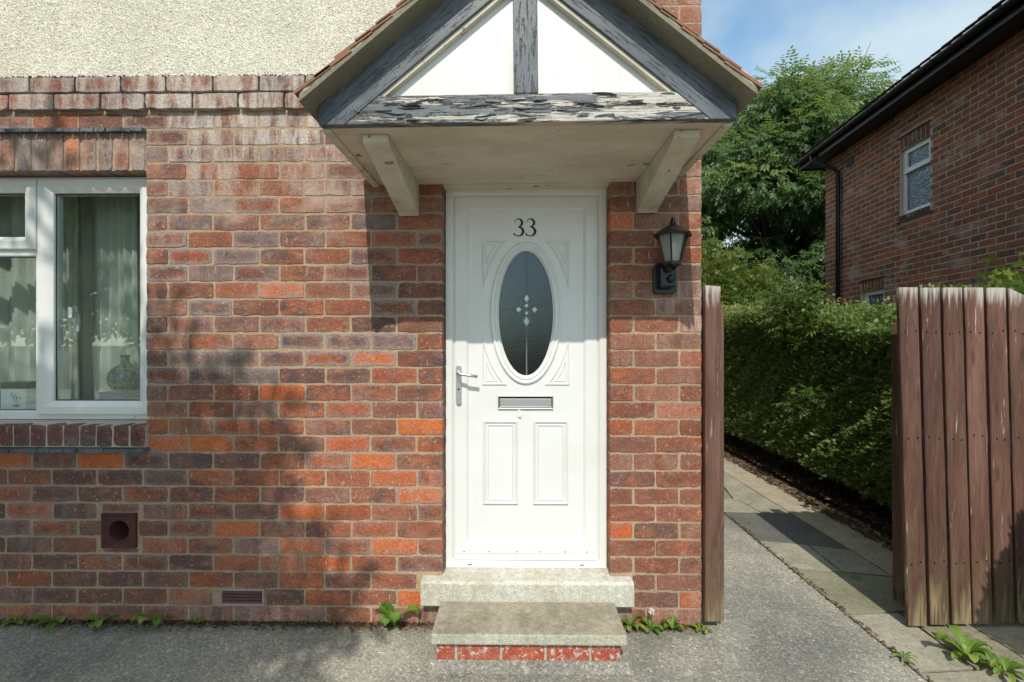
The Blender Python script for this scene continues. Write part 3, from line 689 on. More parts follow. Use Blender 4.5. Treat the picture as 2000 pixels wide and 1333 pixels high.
# render above the brickwork: backing coat and thrown pebbles
m = MB(); m.box(-8.0, 0.481, -0.024, 0.0024, 2.902, 5.19); rend = m.build('render_coat', 'pebbledash', house)
nr = np.random.default_rng(2)
def pebbles(n, x0, x1, z0, z1, y):
    oc = np.array([(1, 0, 0), (0, 0, 1), (-1, 0, 0), (0, 0, -1), (0, -1, 0)], dtype=np.float32)
    px = nr.uniform(x0, x1, n); pz = nr.uniform(z0, z1, n); s = nr.uniform(0.0030, 0.0066, n)
    ang = nr.uniform(0, 6.28, n); asp = nr.uniform(0.55, 1.0, n)
    V = np.zeros((n, 5, 3), dtype=np.float32)
    ca, sa = np.cos(ang)[:, None], np.sin(ang)[:, None]
    lx = oc[None, :, 0] * s[:, None]; lz = oc[None, :, 2] * (s * asp)[:, None]
    lx = lx + nr.uniform(-.3, .3, (n, 5)) * s[:, None]; lz = lz + nr.uniform(-.3, .3, (n, 5)) * s[:, None]
    V[:, :, 0] = px[:, None] + lx * ca - lz * sa; V[:, :, 2] = pz[:, None] + lx * sa + lz * ca
    V[:, :, 1] = y + 0.001 + oc[None, :, 1] * (s * nr.uniform(0.5, 1.4, n))[:, None]
    tri = np.array([(0, 1, 4), (1, 2, 4), (2, 3, 4), (3, 0, 4)])
    Fc = (tri[None] + (np.arange(n) * 5)[:, None, None]).reshape(-1, 3)
    return V.reshape(-1, 3), Fc, np.repeat(nr.uniform(0, 1, n), 5)
def np_mesh(name, V, Fc, mat, parent=None, lc=None, nv=3, loc=(0, 0, 0), smooth=False):
    me = bpy.data.meshes.new(name); me.vertices.add(len(V)); me.vertices.foreach_set('co', V.astype(np.float32).ravel())
    me.loops.add(Fc.size); me.loops.foreach_set('vertex_index', Fc.astype(np.int32).ravel())
    me.polygons.add(len(Fc)); me.polygons.foreach_set('loop_start', np.arange(0, Fc.size, nv, dtype=np.int32))
    me.update(calc_edges=True)
    if lc is not None:
        a = me.attributes.new('lc', 'FLOAT', 'POINT'); a.data.foreach_set('value', lc.astype(np.float32))
    if smooth: me.polygons.foreach_set('use_smooth', [True] * len(me.polygons))
    me.validate()
    return link(name, me, mat, parent, loc)
V, Fc, lc = pebbles(128000, -4.3, 0.47, 2.895, 4.15, -0.024)
tag(np_mesh('pebbledash', V, Fc, 'pebbles', rend, lc), kind='stuff')
# vents in the wall
m = MB(); X0, X1, Z0, Z1 = -2.211, -2.026, 0.397, 0.582
cx, cz = (X0 + X1) / 2, (Z0 + Z1) / 2; n = 32; ou, inn, inb = [], [], []
for k in range(n):
    a = 2 * math.pi * k / n; c_, s_ = math.cos(a), math.sin(a); q = max(abs(c_), abs(s_)); hw = 0.0925
    ou.append((cx + c_ / q * hw, -0.012, cz + s_ / q * hw)); inn.append((cx + c_ * 0.055, -0.008, cz + s_ * 0.055)); inb.append((cx + c_ * 0.050, 0.10, cz + s_ * 0.050))
bk = [(x, 0.02, z) for x, _, z in ou]
rimf = [(cx + (x - cx) * 0.86, -0.006, cz + (z - cz) * 0.86) for x, _, z in ou]; rimo = [(cx + (x - cx) * 0.93, -0.013, cz + (z - cz) * 0.93) for x, _, z in ou]
m.rings([bk, ou, rimo, rimf, inn, inb]); vent = m.build('boiler_vent', 'terracotta_vent', house)
m = MB(); m.lathe([(0.0502, 0.095), (0.03, 0.090), (0.012, 0.082), (0.004, 0.08)], (cx, 0, cz), 20, 'y'); m.build('vent_flap', 'black_plastic', vent, smooth=True)
m = MB(); X0, X1, Z0, Z1 = -1.583, -1.342, 0.090, 0.183
m.frame(X0, X1, Z0, Z1, [(0, 0.02), (0, -0.004), (0.004, -0.006), (0.012, -0.005), (0.014, 0.004), (0.014, 0.015)], cap=True); vent = m.build('air_brick', 'vent_rim', house)
for j in range(4):
    m = MB(); z = Z0 + 0.022 + j * 0.0165; m.prismx([(-0.004, z - 0.004), (0.012, z + 0.004), (0.012, z + 0.009), (-0.004, z + 0.003)], X0 + 0.015, X1 - 0.015); m.build('louvre', 'air_brick', vent)
m = MB(); m.box(X0 + 0.0145, X1 - 0.0145, 0.011, 0.0145, Z0 + 0.0145, Z1 - 0.0145); m.build('vent_back', 'air_brick', vent)

# ---------------------------------------------------------------- doorstep
m = MB(); q = [(-0.060, 0.130), (-0.063, 0.245), (-0.052, 0.256), (0.12, 0.258), (0.12, 0.130)]
m.prismx(q, -0.500, 0.600); st = m.build('threshold_step', 'sill_concrete', house, bevel=0.004)
step = tag(empty('front_step', (0.052, -0.06, 0)), 'low concrete slab step on a course of red bricks before the white door', 'step')
m = MB(); r = random.Random(3)
m.box(-0.447, 0.447, -0.268, -0.004, 0.108, 0.158); sl_ = m.build('step_slab', 'step_concrete', step, bevel=0.007)
sl_.data.materials.append(M['step_edge'])
for f in sl_.data.polygons:
    if f.normal.y < -.6: f.material_index = 1
m = MB(); m.box(-0.425, 0.425, -0.236, -0.004, 0.0, 0.1075); core = m.build('step_base', 'mortar_grey', step)
stepb = BrickSet(); xx = [-0.432, -0.338, -0.128, 0.078, 0.285, 0.43]
for i in range(5):
    stepb.add(xx[i] + .006, xx[i + 1] - .006, 0.012, 0.095, 0.09, None, (0.1, 0.1, 0.0, 0.0), y=-0.243, col=(0.40, 0.085, 0.045, rng.random()), seg=(5, 2))
for it in stepb.items: pass
stepb.build(core)
m = MB(); m.prismx([(-.30, 0.001), (-.2435, .024), (-.2435, 0.001)], -.455, .455); m.build('mortar_fillet', 'asphalt', step)

# ---------------------------------------------------------------- front door
door = empty('front_door', (0.047, 0.085, 0.258), house)
OX, OZ = 0.047, 0.258
def dloc(m, name, mat, **kw):
    m.v = [(x - OX, y - 0.085, z - OZ) for x, y, z in m.v]; return m.build(name, mat, door, **kw)
Y0 = 0.085
m = MB(); m.frame(-0.392, 0.486, 0.259, 2.338, [(0, 0.15), (0, Y0), (0.030, Y0), (0.037, Y0 + .005), (0.043, Y0 + .014), (0.048, Y0 + .016), (0.048, 0.15)]); dloc(m, 'door_frame', 'upvc')
m = MB(); m.box(-0.344, 0.438, Y0 - 0.003, Y0 + 0.0155, 0.300, 0.331); dloc(m, 'threshold', 'upvc', bevel=0.004)
m = MB(); m.frame(-0.343, 0.437, 0.332, 2.289, [(0.0, 0.14), (0.0, Y0 + .010), (0.003, Y0 + .007), (0.060, Y0 + .007), (0.068, Y0 + .012), (0.076, Y0 + .020), (0.076, 0.13)]); dloc(m, 'door_leaf', 'upvc')
# inner panel with the oval cut out
n = 72; px0, px1, pz0, pz1 = -0.2685, 0.3625, 0.4065, 2.2145; PY = Y0 + 0.019
ec = (0.047, 1.652); ea, eb = 0.150, 0.344
outer, ell = [], []
for k in range(n):
    a = 2 * math.pi * (k + .5) / n; c_, s_ = math.cos(a), math.sin(a)
    tx = ((px1 - ec[0]) if c_ > 0 else (px0 - ec[0])) / c_ if abs(c_) > 1e-9 else 1e9; tz = ((pz1 - ec[1]) if s_ > 0 else (pz0 - ec[1])) / s_ if abs(s_) > 1e-9 else 1e9
    q = min(tx, tz); outer.append((ec[0] + c_ * q, PY, ec[1] + s_ * q))
    rr = 1 / math.sqrt((c_ / ea) ** 2 + (s_ / eb) ** 2); ell.append((ec[0] + c_ * rr, PY, ec[1] + s_ * rr))
cor = [(px0, pz0), (px1, pz0), (px1, pz1), (px0, pz1)]
for cxz in cor:
    k = min(range(n), key=lambda i: (outer[i][0] - cxz[0]) ** 2 + (outer[i][2] - cxz[1]) ** 2); outer[k] = (cxz[0], PY, cxz[1])
m = MB(); m.rings([outer, ell, [(x, PY + .035, z) for x, _, z in ell]]); dloc(m, 'door_panel', 'upvc')
m = MB(); rs = []
for o_, y_ in [(-0.002, 0.016), (0.004, 0.000), (0.010, -0.010), (0.017, -0.0125), (0.023, -0.009), (0.026, -0.006), (0.029, -0.0075), (0.034, -0.0125), (0.041, -0.013), (0.047, -0.008), (0.0485, 0.0005)]:
    rs.append([(ec[0] + (ea + o_) * math.cos(2 * math.pi * k / 96), PY + y_, ec[1] + (eb + o_) * math.sin(2 * math.pi * k / 96)) for k in range(96)])
m.rings(rs); dloc(m, 'oval_moulding', 'upvc', smooth=True)
# leaded glass: four quarters, cames, bevelled cluster
cl = (0.051, 1.672)
def quarter(sx, sz):
    A_, B_ = ea - .0005, eb - .0005; dx = (cl[0] - ec[0]) * sx; dz = (cl[1] - ec[1]) * sz
    t0 = math.asin(dz / B_); t1 = math.acos(dx / A_)
    pts = [(cl[0], cl[1])] + [(ec[0] + sx * A_ * math.cos(t0 + (t1 - t0) * k / 24), ec[1] + sz * B_ * math.sin(t0 + (t1 - t0) * k / 24)) for k in range(25)]
    m = MB(); m.prism(pts, PY + 0.009, PY + 0.014); dloc(m, 'glass_pane', 'door_glass')
for sx in (1, -1):
    for sz in (1, -1): quarter(sx, sz)
m = MB(); m.tube([(cl[0], PY + .007, ec[1] - eb + .004), (cl[0], PY + .007, cl[1] - .075)], .0044, 6); m.tube([(cl[0], PY + .007, cl[1] + .075), (cl[0], PY + .007, ec[1] + eb - .004)], .0044, 6)
m.tube([(ec[0] - ea + .004, PY + .007, cl[1]), (cl[0] - .055, PY + .007, cl[1])], .0044, 6); m.tube([(cl[0] + .055, PY + .007, cl[1]), (ec[0] + ea - .004, PY + .007, cl[1])], .0044, 6); dloc(m, 'lead_came', 'lead')
def diamond(cx, cz, a, b, sink=0.0):
    cx = cl[0] + (cx - cl[0]) * 1.22; cz = cl[1] + (cz - cl[1]) * 1.22; a *= 1.22; b *= 1.22
    rs = [[(cx, PY + .0085, cz - b), (cx + a, PY + .0085, cz), (cx, PY + .0085, cz + b), (cx - a, PY + .0085, cz)]]
    f = 0.55; rs.append([(cx, PY + .001, cz - b * f), (cx + a * f, PY + .001, cz), (cx, PY + .001, cz + b * f), (cx - a * f, PY + .001, cz)])
    m = MB(); m.rings(rs, cap1=True); dloc(m, 'bevelled_diamond', 'bevel_glass')
    m = MB(); p = rs[0] + [rs[0][0]]
    for i in range(4): m.tube([(p[i][0], PY + .006, p[i][2]), (p[i + 1][0], PY + .006, p[i + 1][2])], .0022, 5)
    dloc(m, 'lead_came', 'lead')
diamond(cl[0], cl[1] + .050, .020, .030); diamond(cl[0], cl[1] - .054, .020, .036); diamond(cl[0] - .036, cl[1], .021, .021); diamond(cl[0] + .036, cl[1], .021, .021); diamond(cl[0], cl[1] + .018, .0165, .0175); diamond(cl[0], cl[1] - .016, .0150, .0160)
# spandrel mouldings
def bead(loop, rad, mm):
    lp = [Vector((x, PY - .001, z)) for x, z in loop]; N = len(lp); rs = []
    for i in range(N):
        a, b, c = lp[i - 1], lp[i], lp[(i + 1) % N]
        d1 = (b - a).normalized(); d2 = (c - b).normalized(); n1 = Vector((-d1.z, 0, d1.x)); n2 = Vector((-d2.z, 0, d2.x))
        nn = (n1 + n2); nn = nn.normalized() / max(0.35, math.cos(n1.angle(n2, 0) / 2))
        rs.append([tuple(b + nn * (rad * q) + Vector((0, -h * rad, 0))) for q, h in ((-1, -0.3), (-0.55, 0.7), (0.0, 0.9), (0.55, 0.7), (1, -0.3))])
    nV = 5; vs = [p for r_ in rs for p in r_]
    mm.add(vs, [(i * nV + k, i * nV + k + 1, ((i + 1) % N) * nV + k + 1, ((i + 1) % N) * nV + k) for i in range(N) for k in range(nV - 1)])
for sx in (-1, 1):
    for sz in (-1, 1):
        cz = 2.044 if sz > 0 else 1.262; cxx = ec[0] + sx * 0.234; m = MB()
        C_, H_, V_ = (cxx, cz), (cxx - sx * .118, cz), (cxx, cz - sz * .242)
        K_ = ((H_[0] + V_[0]) / 2 + sx * .022, (H_[1] + V_[1]) / 2 + sz * .040)
        bz = [((1 - q) ** 2 * H_[0] + 2 * q * (1 - q) * K_[0] + q * q * V_[0], (1 - q) ** 2 * H_[1] + 2 * q * (1 - q) * K_[1] + q * q * V_[1]) for q in [i / 10 for i in range(11)]]
        loop = [C_] + bz
        bead(loop, .0068, m)
        k0 = (cxx - sx * .0165, cz - sz * .0165)
        bead([(k0[0] + (x - cxx) * .50, k0[1] + (z - cz) * .47) for x, z in loop], .0040, m)
        dloc(m, 'corner_moulding', 'upvc')
for a, b in ((-0.190, 0.005), (0.086, 0.281)):
    m = MB(); m.frame(a, b, 0.599, 1.064, [(0, PY + .002), (0.002, PY - .007), (0.008, PY - .012), (0.013, PY - .010), (0.016, PY - .003), (0.020, PY - .001), (0.024, PY - .006), (0.029, PY - .007), (0.034, PY - .001)], cap=True); dloc(m, 'raised_panel', 'upvc')
# letter plate
m = MB(); m.frame(-0.106, 0.197, 1.125, 1.200, [(0, PY + .001), (0, PY - .010), (0.004, PY - .013), (0.007, PY - .011), (0.008, PY - .004)], cap=True); lp = dloc(m, 'letter_plate', 'steel')
m = MB(); m.box(-0.096, 0.187, PY - .013, PY - .0045, 1.140, 1.182); m.box(-0.096, 0.187, PY - .016, PY - .0045, 1.134, 1.1395); dloc(m, 'letter_flap', 'steel', bevel=0.0015)
m = MB(); m.box(-0.0975, -0.0962, PY - .012, PY - .0042, 1.134, 1.19); m.box(0.1872, 0.1885, PY - .012, PY - .0042, 1.134, 1.19); m.box(-0.097, 0.188, PY - .0048, PY - .0041, 1.1825, 1.1915); dloc(m, 'letter_gap', 'soot_gap_black')  # black strips stand in for the shade in the gap round the flap
m = MB(); m.add([(0.0, PY - .006, 1.125), (0.014, PY - .007, 1.125), (0.024, PY - .009, 1.099), (0.018, PY - .016, 1.082), (0.004, PY - .010, 1.086), (0.006, PY - .005, 1.106)], [(0, 1, 2, 5), (5, 2, 3, 4)]); dloc(m, 'paper_scrap', 'tape', recalc=False)
# handle
m = MB(); q = []
for k in range(24):
    a = 2 * math.pi * k / 24; q.append((-0.3205 + 0.0150 * math.cos(a), (1.352 if math.sin(a) >= 0 else 1.166) + 0.0150 * math.sin(a)))
m.prism(q, Y0 - 0.006, Y0 + 0.008); dloc(m, 'handle_plate', 'steel', bevel=0.002)
m = MB(); m.lathe([(0.0125, 0.0), (0.0125, -0.012), (0.010, -0.014)], (-0.3205, Y0 - .0055, 1.324), 18, 'y')
m.tube([(-0.3205, Y0 - .015, 1.324), (-0.3205, Y0 - .044, 1.3235), (-0.316, Y0 - .050, 1.323), (-0.306, Y0 - .0515, 1.3215), (-0.26, Y0 - .051, 1.314), (-0.214, Y0 - .050, 1.307)], [.0078, .0078, .0082, .0086, .0083, .0080], 12); dloc(m, 'handle_lever', 'steel', smooth=True)
m = MB(); m.lathe([(0.0055, 0.0), (0.0055, -0.0015), (0.003, -0.002)], (-0.3205, Y0 - .0058, 1.235), 12, 'y'); dloc(m, 'keyhole', 'soot_gap_black')  # black disc stands in for the dark inside the hole
# screws along the bottom rail, drainage slots in the sill
for x in (-0.292, -0.155, -0.002, 0.122, 0.262, 0.380):
    m = MB(); m.lathe([(0.0055, 0.0), (0.0055, -0.002), (0.003, -0.0035)], (x, Y0 + .0072, 0.346), 10, 'y'); dloc(m, 'screw', 'steel')
for x in (-0.26, 0.352):
    m = MB(); m.box(x - .011, x + .011, Y0 - 0.0012, Y0 + .003, 0.273, 0.277); dloc(m, 'drain_slot', 'soot_gap_black')  # black boxes stand in for the dark inside open slots
# the number 33, brush-like numerals
def numeral(x0, z0, h, wd):
    pts = [(0.10, 0.80), (0.20, 0.93), (0.45, 0.99), (0.74, 0.92), (0.84, 0.77), (0.74, 0.62), (0.50, 0.535), (0.40, 0.52), (0.52, 0.52), (0.78, 0.46), (0.94, 0.29), (0.84, 0.11), (0.56, 0.02), (0.24, 0.03), (0.06, 0.10), (0.02, 0.17)]
    wds = [0.03, 0.05, 0.07, 0.14, 0.175, 0.13, 0.055, 0.04, 0.06, 0.15, 0.20, 0.16, 0.075, 0.06, 0.10, 0.11]
    P, W = [], []
    for i in range(len(pts) - 1):
        for k in range(4):
            t = k / 4; g_ = lambda j: pts[max(0, min(len(pts) - 1, j))]
            a, b, c, d = g_(i - 1), g_(i), g_(i + 1), g_(i + 2)
            f = lambda u: 0.5 * (2 * b[u] + (c[u] - a[u]) * t + (2 * a[u] - 5 * b[u] + 4 * c[u] - d[u]) * t * t + (3 * b[u] - a[u] - 3 * c[u] + d[u]) * t ** 3)
            P.append((f(0), f(1))); W.append(wds[i] * (1 - t) + wds[i + 1] * t)
    P.append(pts[-1]); W.append(wds[-1]); m = MB(); vs = []
    for i, (x, z) in enumerate(P):
        a, b = P[max(0, i - 1)], P[min(len(P) - 1, i + 1)]; dx, dz = (b[0] - a[0]) * wd, (b[1] - a[1]) * h; L = math.hypot(dx, dz) or 1
        nx, nz = -dz / L, dx / L; hw = W[i] * h * 0.42
        for s_ in (1, -1):
            for y in (PY - .0016, PY + .0005): vs.append((x0 + x * wd + nx * hw * s_, y, z0 + z * h + nz * hw * s_))
    N = len(P); fs = []
    for i in range(N - 1):
        b = i * 4; fs += [(b, b + 4, b + 6, b + 2), (b, b + 1, b + 5, b + 4), (b + 2, b + 6, b + 7, b + 3)]
    m.add(vs, fs + [(0, 2, 3, 1), ((N - 1) * 4, (N - 1) * 4 + 1, (N - 1) * 4 + 3, (N - 1) * 4 + 2)]); dloc(m, 'house_number', 'number_black')
numeral(-0.020, 2.076, 0.096, 0.055); numeral(0.046, 2.076, 0.096, 0.055)
# hall behind the door
m = MB(); m.box(-0.75, 0.65, 0.285, 3.0, 0.2, 2.5); hall = m.build('hall', 'hall_dark', house)
_bm = hall.data; _bm.polygons.foreach_get  # keep box; open its front
import bmesh
bm = bmesh.new(); bm.from_mesh(hall.data); bmesh.ops.delete(bm, geom=[f for f in bm.faces if abs(f.calc_center_median().y - 0.285) < 1e-4], context='FACES'); bm.to_mesh(hall.data); bm.free()

# ---------------------------------------------------------------- window
win = empty('window', (-2.69, 0.08, 1.065), house)
def wloc(m, name, mat, **kw):
    m.v = [(x + 2.69, y - 0.08, z - 1.065) for x, y, z in m.v]; return m.build(name, mat, win, **kw)
WY = 0.080
FR = wall_holes(-3.395, -1.984, 1.067, 2.403, [(-2.618, -2.030, 1.125, 2.366), (-3.352, -2.662, 1.108, 1.972), (-3.352, -2.662, 2.020, 2.366)], WY + .004, WY + 0.07)
wloc(FR, 'window_frame', 'upvc', bevel=0.003)
m = MB(); m.frame(-2.640, -2.006, 1.092, 2.392, [(0, WY + .02), (0, WY - .008), (0.005, WY - .014), (0.012, WY - .015), (0.045, WY - .015), (0.058, WY - .008), (0.075, WY + .004), (0.078, WY + .03), (0.078, WY + .055), (0.06, WY + .06)]); wloc(m, 'casement_sash', 'upvc')
m = MB(); m.frame(-3.38, -2.652, 2.002, 2.392, [(0, WY + .02), (0, WY - .008), (0.005, WY - .014), (0.012, WY - .015), (0.045, WY - .015), (0.055, WY - .008), (0.072, WY + .004), (0.075, WY + .03), (0.075, WY + .055)]); wloc(m, 'fanlight_sash', 'upvc')
m = MB(); m.frame(-3.352, -2.662, 1.108, 1.972, [(0, WY + .004), (0.006, WY + .010), (0.006, WY + .05)]); wloc(m, 'glazing_bead', 'upvc')
for nm, a in (('casement', (-2.5625, -2.0835, 1.1695, 2.3145)), ('fan', (-3.305, -2.727, 2.077, 2.317)), ('fixed', (-3.346, -2.668, 1.114, 1.966))):
    m = MB(); m.box(a[0] + .001, a[1] - .001, WY + .018, WY + .022, a[2] + .001, a[3] - .001); wloc(m, 'glass_pane', 'window_glass')
    m = MB(); m.frame(a[0], a[1], a[2], a[3], [(0.0, WY + .014), (0.004, WY + .014), (0.004, WY + .0175)]); wloc(m, 'gasket', 'gasket')
m = MB(); m.tube([(-2.535, WY + .085, 1.66), (-2.53, WY + .105, 1.655), (-2.527, WY + .11, 1.62), (-2.532, WY + .11, 1.555)], [.008, .009, .009, .007], 8); m.box(-2.545, -2.522, WY + .065, WY + .085, 1.63, 1.69); wloc(m, 'window_handle', 'upvc', smooth=False)
m = MB(); m.box(-2.145, -2.105, WY - .006, WY + .0035, 1.074, 1.082); wloc(m, 'drain_cover', 'upvc', bevel=.002)
# the room behind it
m = MB(); m.box(-4.6, -0.95, 0.285, 3.4, 0.02, 2.55); room = m.build('room', 'room_wall', house)
bm = bmesh.new(); bm.from_mesh(room.data); bmesh.ops.delete(bm, geom=[f for f in bm.faces if abs(f.calc_center_median().y - 0.285) < 1e-4], context='FACES'); bm.to_mesh(room.data); bm.free()
m = MB(); m.box(-3.39, -1.985, 0.155, 0.50, 1.045, 1.068); m.build('inner_sill', 'upvc', house, bevel=.004)
def curtain(x0, x1, y, z0, z1, folds, amp, label, spread=0.0, seed=1):
    r = random.Random(seed); nx = folds * 8; nz = 14; vs = []; ph = [r.uniform(-.5, .5) for _ in range(folds + 2)]
    for j in range(nz + 1):
        tz = j / nz
        for i in range(nx + 1):
            u = i / nx; f = u * folds
            vs.append((x0 + (x1 - x0) * u + spread * (1 - tz) ** 1.5 * (u - 0.2), y + amp * math.sin(f * 6.283 + ph[int(f)] * .8) * (0.6 + .4 * (1 - tz)) + 0.01 * math.sin(tz * 5 + u * 9), z0 + (z1 - z0) * tz))
    m = MB(); m.add([(x - x0, yy - y, zz - z0) for x, yy, zz in vs], [(j * (nx + 1) + i, j * (nx + 1) + i + 1, (j + 1) * (nx + 1) + i + 1, (j + 1) * (nx + 1) + i) for j in range(nz) for i in range(nx)])
    tag(m.build('curtain', 'curtain', None, (x0, y, z0), smooth=True, recalc=False), label, 'curtain', 'cream curtains inside the window')
curtain(-2.55, -2.32, 0.34, 0.30, 2.45, 5, 0.026, 'cream curtain hanging behind the tall right-hand casement pane', 0.10, 3)
curtain(-3.09, -2.93, 0.35, 0.30, 2.45, 3, 0.024, 'gathered cream curtain behind the lower left pane beside the box', 0.20, 5)
curtain(-2.83, -2.68, 0.34, 0.30, 2.45, 4, 0.026, 'cream curtain seen at the left side of the tall casement pane', 0.06, 12)
curtain(-3.60, -1.95, 0.42, 0.10, 2.45, 22, 0.016, 'thin cream voile drawn across behind the curtains', 0.0, 30)
# things on the inner sill
bx = tag(empty('card_box', (-2.925, 0.255, 1.068)), 'small white card box with blue print standing on the inner window sill', 'box')
m = MB(); m.box(-0.075, 0.075, -0.05, 0.05, 0.0, 0.155); m.build('carton', 'card_white', bx, bevel=.002)
m = MB(); m.box(-0.077, 0.077, -0.052, 0.052, 0.1552, 0.192); m.build('lid', 'black_plastic', bx, bevel=.002)
m = MB()
for cx_, cz_, rr in ((0.012, 0.100, .012), (0.030, 0.098, .011), (0.016, 0.082, .009), (0.004, 0.112, .010)):
    m.tube([(cx_ + rr * math.cos(a * .5236), -0.0508, cz_ + rr * math.sin(a * .5236)) for a in range(13)], .0018, 5)
m.tube([(-0.006, -.0508, .132), (-0.012, -.0508, .118), (0.0, -.0508, .108)], .0022, 5); m.build('printed_rings', 'print_blue', bx)
m = MB(); q = [(0.018 + .022 * math.cos(k * .3142), 0.055 + .009 * math.sin(k * .3142)) for k in range(20)]; m.prism(q, -.0512, -.0503); m.build('printed_oval', 'print_blue', bx)
m = MB(); m.prism([(-0.16, 0), (0.10, 0), (0.085, .02), (0.055, .045), (0.07, .075), (0.075, .145), (-0.16, .145)], -0.03, 0.03)
tag(m.build('photo_frame', 'black_plastic', None, (-3.10, 0.26, 1.068), bevel=.003), 'black picture frame seen from behind, left of the white box on the sill', 'frame')
m = MB(); m.prism([(-0.06, 0), (0.06, 0), (0.085, .14), (-0.085, .14)], -0.08, 0.08)
tag(m.build('vase_stand', 'black_plastic', None, (-2.31, 0.25, 1.068), bevel=.003), 'black tapered stand under the painted vase on the inner sill', 'stand')
m = MB(); m.lathe([(r_ * .80, h_ * .80) for r_, h_ in [(0.045, 0.0), (0.075, .016), (0.098, .05), (0.105, .09), (0.098, .13), (0.075, .165), (0.045, .186), (0.028, .20), (0.024, .24), (0.032, .262), (0.026, .262)]], (0, 0, 0), 28)
tag(m.build('vase', 'vase', None, (-2.31, 0.25, 1.2085), smooth=True), 'round vase painted in many colours at the right side of the window', 'vase')

# ---------------------------------------------------------------- porch canopy
can = empty('porch_canopy', (0.035, 0, 2.331), house, (0, R(-0.55), 0))
SL = 0.82; EX = 0.832; EZ = 0.045; TH = math.atan(SL)
und = lambda x: EZ + (EX - abs(x)) * SL           # underside of the roof boarding
GF = -0.667
m = MB(); m.box(-0.72, 0.72, GF + .004, GF + .062, 0.002, 0.110); m.build('front_beam', 'paint_beam', can, bevel=.004)
# curling paint flakes along the beam
m = MB(); r = random.Random(21)
for i in range(52):
    x = r.uniform(-0.66, 0.66); z = r.uniform(0.012, 0.100); L = r.uniform(0.02, 0.11); wd = r.uniform(.002, .007) if i < 34 else r.uniform(.007, .014); sgn = r.choice((-1, 1)); lift = r.uniform(.002, .008); sl2 = r.uniform(-.12, .12)
    vs = []
    for k in range(5):
        t = k / 4; e = math.sin(t * 3.14) * .4 + .6
        vs.append((x + (t - .5) * L, GF + .0035, z + sl2 * (t - .5) * L)); vs.append((x + (t - .5) * L * .95, GF + .0035 - lift * e, z + sgn * wd * e + sl2 * (t - .5) * L + r.uniform(-.002, .002)))
    m.add(vs, [(2 * k, 2 * k + 2, 2 * k + 3, 2 * k + 1) for k in range(4)])
tag(m.build('paint_flakes', 'paint_flake', can, recalc=False), kind='stuff')
for s in (-1, 1):
    pts = [(s * 0.797, 0.0), (s * 0.797, und(.797) + .004), (0.0, und(0) + .004), (0.0, und(0) - 0.150), (s * 0.700, und(.700) - 0.152), (s * .697, 0.0)]
    # local x follows the board so that the paint pattern runs with the grain
    m = MB(); m.prism(pts, GF, GF + .032)
    ang = s * TH; rot = Matrix.Rotation(-ang, 3, 'Y')
    m.v = [tuple(rot @ Vector(p)) for p in m.v]
    b = m.build('barge_board', 'paint_barge', can, bevel=.003); b.rotation_euler = (0, ang, 0)
    low = lambda x, d: und(x) - 0.150 - d
    m = MB(); m.prism([(s * 0.62, low(.62, 0.0)), (0, low(0, 0.0)), (0, low(0, 0.020)), (s * 0.595, low(.595, .020))], GF + .010, GF + .036); m.build('cover_strip', 'cream_timber', can, bevel=.002)
m = MB(); m.prism([(-0.72, 0.108), (0.72, 0.108), (0, und(0) - .06)], GF + .036, GF + .05); m.build('gable_panel', 'panel_white', can)
m = MB(); m.box(-0.048, 0.046, GF + .002, GF + .0355, 0.1105, und(0) - 0.13); m.build('king_post', 'paint_post', can, bevel=.003)
m = MB(); m.box(-0.790, 0.790, GF + .033, -0.001, 0.0, 0.012); m.build('soffit_board', 'soffit', can)
m = MB(); m.box(-0.429, 0.452, 0.0, 0.135, -0.006, 0.02); m.build('door_head_board', 'soffit', can)
